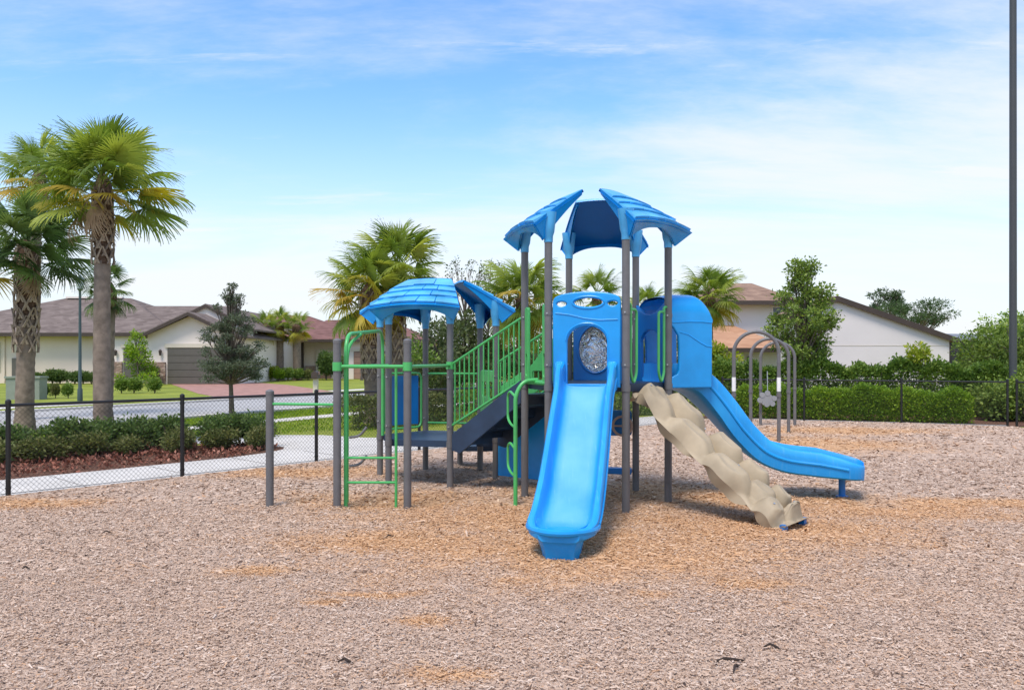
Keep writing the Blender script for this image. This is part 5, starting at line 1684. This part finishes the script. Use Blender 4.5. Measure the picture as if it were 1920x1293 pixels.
obj('fascia', MB().box(-46.8, -27.0, 58.96, 59.09, 3.52, 3.78), M_FASCIA, h)
# rake boards
for (xa, xb) in ((gx0 - .57, gxm), (gx1 + .57, gxm)):
    mb = MB(); a = Vector((xa, 56.93, 3.40)); b_ = Vector((xb, 56.93, 5.17))
    mb.add([a, a + Vector((0, 0, -.22)), b_ + Vector((0, 0, -.22)), b_, a + Vector((0, .06, 0)), a + Vector((0, .06, -.22)), b_ + Vector((0, .06, -.22)), b_ + Vector((0, .06, 0))],
           [(0, 1, 2, 3), (7, 6, 5, 4), (0, 3, 7, 4), (1, 5, 6, 2)]); obj('rake_board', mb, M_FASCIA, h)
for (xa, xb) in ((-27.2, -23.4), (-19.6, -23.4)):
    mb = MB(); a = Vector((xa, 60.12, 4.0)); b_ = Vector((xb, 60.12, 5.97))
    mb.add([a, a + Vector((0, 0, -.2)), b_ + Vector((0, 0, -.2)), b_, a + Vector((0, .06, 0)), a + Vector((0, .06, -.2)), b_ + Vector((0, .06, -.2)), b_ + Vector((0, .06, 0))],
           [(0, 1, 2, 3), (7, 6, 5, 4), (0, 3, 7, 4), (1, 5, 6, 2)]); obj('rake_board', mb, M_FASCIA, h)
obj('downspout', MB().box(-30.75, -30.55, 59.22, 59.36, .1, 3.5), M_FASCIA, h); obj('downspout', MB().box(-38.6, -38.5, 59.88, 59.98, .1, 3.5), M_STUCCO, h)
window(h, -40.2, -38.95, .95, 3.0, 60.0)
obj('service_panel', MB().box(-37.9, -37.2, 59.8, 59.99, .3, 1.9), M_GARAGE, h)
obj('stone_base', MB().box(-30.5, -29.3, 59.26, 59.39, -.05, 1.62), M_STONE, h); obj('stone_base', MB().box(-27.5, -26.65, 59.26, 59.39, -.05, 1.62), M_STONE, h)
garage_door(h, -29.2, -27.6, 2.62, 59.38, M_GARAGE)
obj('stone_base', MB().box(gx0, -25.25, gy - .14, gy - .01, -.05, 1.60), M_STONE, h)
garage_door(h, -25.1, -20.9, 2.60, gy - .01, M_GARAGE)
obj('stone_base', MB().box(-20.75, gx1, gy - .14, gy - .01, -.05, 1.60), M_STONE, h)
obj('lintel', MB().box(-25.3, -20.7, gy - .10, gy - .005, 2.66, 2.95), M_TRIM, h); obj('lintel', MB().box(-29.4, -27.4, 59.30, 59.39, 2.68, 2.95), M_TRIM, h)
wall_lantern(h, -29.75, 59.38, 2.3); wall_lantern(h, -25.6, gy - .01, 2.3)
# red-roofed house
h = thing('house', (-18, 78, 0), 'cream house with red-brown hip roof behind the three small palms', 'house')
obj('wall', MB().box(-28.5, -19.7, 75.0, 90, -.1, 3.45), M_STUCCO, h)
obj('wall', MB().box(-19.69, -15.2, 74.2, 90, -.1, 3.43), M_STUCCO, h)
obj('wall', MB().box(-15.19, -8.4, 73.0, 90, -.1, 3.50), M_STUCCO_L, h)
obj('roof', hip_roof(-29.3, -14.2, 73.9, 91, 3.62, 6.35, -25.4, -21.2, 82), M_SHINGLE_R, h)
obj('roof', hip_roof(-20.6, -7.6, 72.3, 90, 3.66, 5.85, -19.0, -12.8, 81), M_SHINGLE_R, h)
obj('fascia', MB().box(-29.3, -20.62, 73.78, 73.89, 3.36, 3.6), M_FASCIA, h); obj('fascia', MB().box(-20.6, -7.6, 72.16, 72.29, 3.4, 3.64), M_FASCIA, h)
obj('downspout', MB().box(-19.85, -19.55, 73.95, 74.15, .1, 3.4), M_FASCIA, h)
d_ = obj('doorway', MB().box(-18.4, -16.6, 74.05, 74.18, 0, 2.7), M_TRIM, h); obj('door', MB().box(-18.05, -16.95, 73.98, 74.04, .02, 2.4), M_GARAGE_T, d_)
obj('stone_base', MB().box(-19.4, -18.45, 74.06, 74.18, 0, 1.2), M_STONE, h)
garage_door(h, -14.6, -10.0, 2.5, 72.98, M_GARAGE_T)
obj('lintel', MB().box(-14.8, -9.8, 72.92, 72.985, 2.56, 2.8), M_TRIM, h)
obj('roof_vent', MB().tube([(-25.9, 78.0, 4.6), (-25.9, 78.0, 5.4)], .18, 10), M_STUCCO_L, h)
# white house on the right
h = thing('house', (18, 42, 0), 'white two-storey house with long sloping gable beyond the hedges', 'house')
obj('wall', MB().box(12.6, 17.5, 50.0, 62, -.1, 5.40), M_STUCCO_W, h)
obj('roof', hip_roof(12.0, 18.1, 49.3, 62.6, 5.46, 7.0, 13.8, 16.4, 54.0), M_SHINGLE_O, h)
obj('fascia', MB().box(12.0, 18.1, 49.16, 49.29, 5.20, 5.46), M_FASCIA, h)
window(h, 16.5, 17.35, 3.9, 5.1, 50.0, M_STUCCO_W, 0)
obj('wall', MB().box(11.3, 15.4, 45.5, 49.9, -.1, 2.40), M_STUCCO_W, h)
mb = MB(); vs = [(10.6, 44.8, 2.45), (15.9, 44.8, 2.45), (14.0, 49.98, 3.95), (10.6, 49.98, 3.95), (15.9, 49.98, 2.45)]; vs += [(a, b_, c - .12) for a, b_, c in vs]
mb.add(vs, [(0, 1, 2, 3), (1, 4, 2), (8, 7, 6, 5), (0, 5, 6, 1), (1, 6, 9, 4), (3, 8, 5, 0)]); obj('roof', mb, M_TILE_O, h)
obj('fascia', MB().box(10.6, 15.9, 44.68, 44.79, 2.2, 2.44), M_FASCIA, h)
wall_lantern(h, 13.6, 45.5, 1.75)
gy = 38.0; gp_x, gl_x, gr_x = 15.6, 10.9, 21.05; zp = 4.72; zr2 = 2.82; zl = 2.95
mb = MB(); vs = [(14.2, gy, -.1), (gr_x, gy, -.1), (gr_x, gy, zr2), (gp_x, gy, zp), (14.2, gy, 4.2)]; vs += [(a, 41.6, c) for a, b_, c in vs]
mb.add(vs, [(0, 1, 2, 3, 4), (9, 8, 7, 6, 5), (0, 4, 9, 5), (1, 6, 7, 2)]); obj('wall', mb, M_STUCCO_W, h)
for (xa, za) in ((gr_x + .4, zr2 - .03), (13.9, 4.12)):
    mb = MB(); a = Vector((xa, 37.85, za)); b_ = Vector((gp_x, 37.85, zp + .12)); dy = Vector((0, 3.9, 0)); dz = Vector((0, 0, .17))
    mb.add([a, b_, b_ + dy, a + dy, a - dz, b_ - dz, b_ + dy - dz, a + dy - dz], [(0, 1, 2, 3), (7, 6, 5, 4), (4, 5, 1, 0), (0, 3, 7, 4)]); obj('roof', mb, M_SHINGLE_O, h)
    mb = MB(); dd = Vector((0, .05, 0)); a = a - dy * 0 - Vector((0, .06, 0)); b_ = b_ - Vector((0, .06, 0)); w2 = Vector((0, 0, -.26))
    mb.add([a, a + w2, b_ + w2, b_, a + dd, a + w2 + dd, b_ + w2 + dd, b_ + dd], [(0, 1, 2, 3), (7, 6, 5, 4), (0, 3, 7, 4), (1, 5, 6, 2)]); obj('rake_board', mb, M_FASCIA, h)
obj('control_joint', MB().box(14.25, gr_x - .02, gy - .012, gy - .001, 2.44, 2.47), M_TRIM, h)
obj('utility_box', MB().box(14.15, 14.75, gy - .16, gy - .005, 1.45, 1.62), M_FASCIA, h)
# dark screened porch
t_ = thing('screened_porch', (22.5, 39, 0), 'dark screened pool enclosure at the low end of the white house', 'screened porch')
for x in (21.6, 22.7, 23.8, 24.9): obj('screen_post', MB().box(x - .04, x + .04, 38.96, 39.04, -.1, 2.75), M_FASCIA, t_)
obj('screen_panel', MB().box(21.6, 24.9, 39.05, 39.08, 0, 2.75), M_SCREEN, t_)
mb = MB(); mb.add([(21.5, 38.9, 2.75), (25.0, 38.9, 3.0), (25.0, 46, 3.3), (21.5, 46, 3.05), (21.5, 38.9, 2.68), (25, 38.9, 2.93), (25, 46, 3.23), (21.5, 46, 2.98)], [(0, 1, 2, 3), (7, 6, 5, 4), (0, 4, 5, 1)])
obj('screen_roof', mb, mat('grey_screen', (.16, .17, .19), .6), t_)

# ------------------------------------------------------------------ planting and small things by the houses
for i, px in enumerate((228, 251, 290)):
    p = gp(px, 737); shrub(p, BALL, G_HEDGE, (.95, .85), i * 1.3, ['clipped round shrub below the lime cone tree, farthest from the driveway', 'middle clipped round shrub below the lime cone tree', 'clipped round shrub closest to the brick driveway'][i], 'round clipped shrubs by the garage', 'round_shrub')
for i, px in enumerate((83, 104, 128)):
    p = gp(px, 746); shrub(p, BALL, G_HEDGE if i != 1 else G_LEAF_B, (.62 if i != 1 else .5, .72), i * 2.3, ['upright clipped shrub next to the grey utility cabinet', 'thin reddish shrub between two clipped ones by the street lamp', 'clipped round shrub nearest the street lamp'][i], 'small shrubs by the street lamp', 'round_shrub')
for i, (px, s_) in enumerate(((72, 1.0), (98, 1.25), (112, 1.2), (140, 1.1), (156, 1.1), (172, 1.0))):
    p = Vector(((px - XC) * 57.5 / F, 57.5, 0)); shrub(p, BALL, G_LEAF, (s_ * 1.2, s_ * .9), i, ORD[i] + ' dark clipped foundation shrub along the cream wall, counted from the picture edge', 'foundation shrubs along the cream wall', 'foundation_shrub')
rg = random.Random(33); cl = []
for i in range(34):
    f = rg.random(); q = 1.25 * (1 - f) ** .8 + .12; a = rg.uniform(0, 6.28); cl.append((q * .8 * math.cos(a), q * .8 * math.sin(a), .5 + f * 3.2, .36 * (1.1 - .6 * f), .36 * (1.1 - .6 * f), .36))
tree('cone_tree', ((257 - XC) * 54 / F, 54, 0), cl, 4200, .13, G_LIME, 'bright lime cone-shaped tree in front of the single garage door', trunk_r=.06, trunk_top=3.4, seed=44, shell=.3)
for i, (px, Y, s_, m_) in enumerate(((505, 66, 1.5, G_YEL), (522, 65.5, 1.2, G_LIME), (540, 66, 1.3, G_HEDGE), (560, 67, 1.2, G_HEDGE), (578, 67.5, 1.1, G_LEAF_B), (612, 69, 2.1, G_LEAF), (628, 70, 1.8, G_LEAF), (488, 66, 1.3, G_LEAF))):
    p = Vector(((px - XC) * Y / F, Y, 0))
    shrub(p, BALL, m_, (s_, s_ * (.9 if i < 5 else 1.25)), i * 1.1, ['yellow-green shrub under the first small palm', 'lime shrub between the small palms', 'green shrub between the second and third small palm', 'green shrub by the foot of the third small palm',
          'bronze shrub beside the house entrance', 'large dark shrub hiding the house entrance', 'dark shrub between the entrance and the tan garage door', 'dark shrub next to the brick driveway end'][i], 'shrubs before the red-roofed house', 'garden_shrub')
p = gp(50, 748)
t_ = thing('utility_cabinet', p, 'grey-green utility cabinet on the far lawn beside the stout palm', 'utility cabinet')
obj('cabinet', MB().box(p.x - .75, p.x + .75, p.y - .3, p.y + .3, -.05, .95), M_UTIL, t_); obj('lid', MB().box(p.x - .8, p.x + .8, p.y - .35, p.y + .35, .952, 1.03), M_UTIL, t_)
obj('warning_sticker', MB().box(p.x + .3, p.x + .45, p.y - .306, p.y - .302, .35, .5), M_WHITE, t_)
p = gp(592, 736)
t_ = thing('mailbox', p, 'cream mailbox post with dark box by the far kerb', 'mailbox')
obj('post', MB().box(p.x - .12, p.x + .12, p.y - .12, p.y + .12, -.1, .75), M_TRIM, t_)
bx_ = obj('box', MB().sweep([[Vector((p.x + .17 * math.cos(R(a)), yy, .97 + .2 * math.sin(R(a)))) for a in range(0, 181, 20)] + [Vector((p.x - .17, yy, .77)), Vector((p.x + .17, yy, .77))] for yy in (p.y - .32, p.y + .32)], smooth=False), M_FASCIA, t_)
obj('flag', MB().box(p.x + .175, p.x + .195, p.y - .1, p.y + .1, .98, 1.15), M_GARAGE_T, bx_)
p = Vector((-25.75, 56.9, 0))
t_ = thing('potted_plant', p, 'dark potted plant standing between the two garage doors', 'potted plant')
obj('pot', MB().tube([p, p + Vector((0, 0, .12)), p + Vector((0, 0, .55)), p + Vector((0, 0, .62))], [.20, .26, .33, .36], 14), M_FASCIA, t_)
r9 = np.random.default_rng(9); P_, d_ = clump_points([(p.x, p.y, .9, .32, .32, .35)], 260, r9, .3)
obj('foliage', quads_mesh('foliage', leaves(P_, .16, r9, d_), r9.random(260)), G_DARK, t_)
p = gp(563, 720)
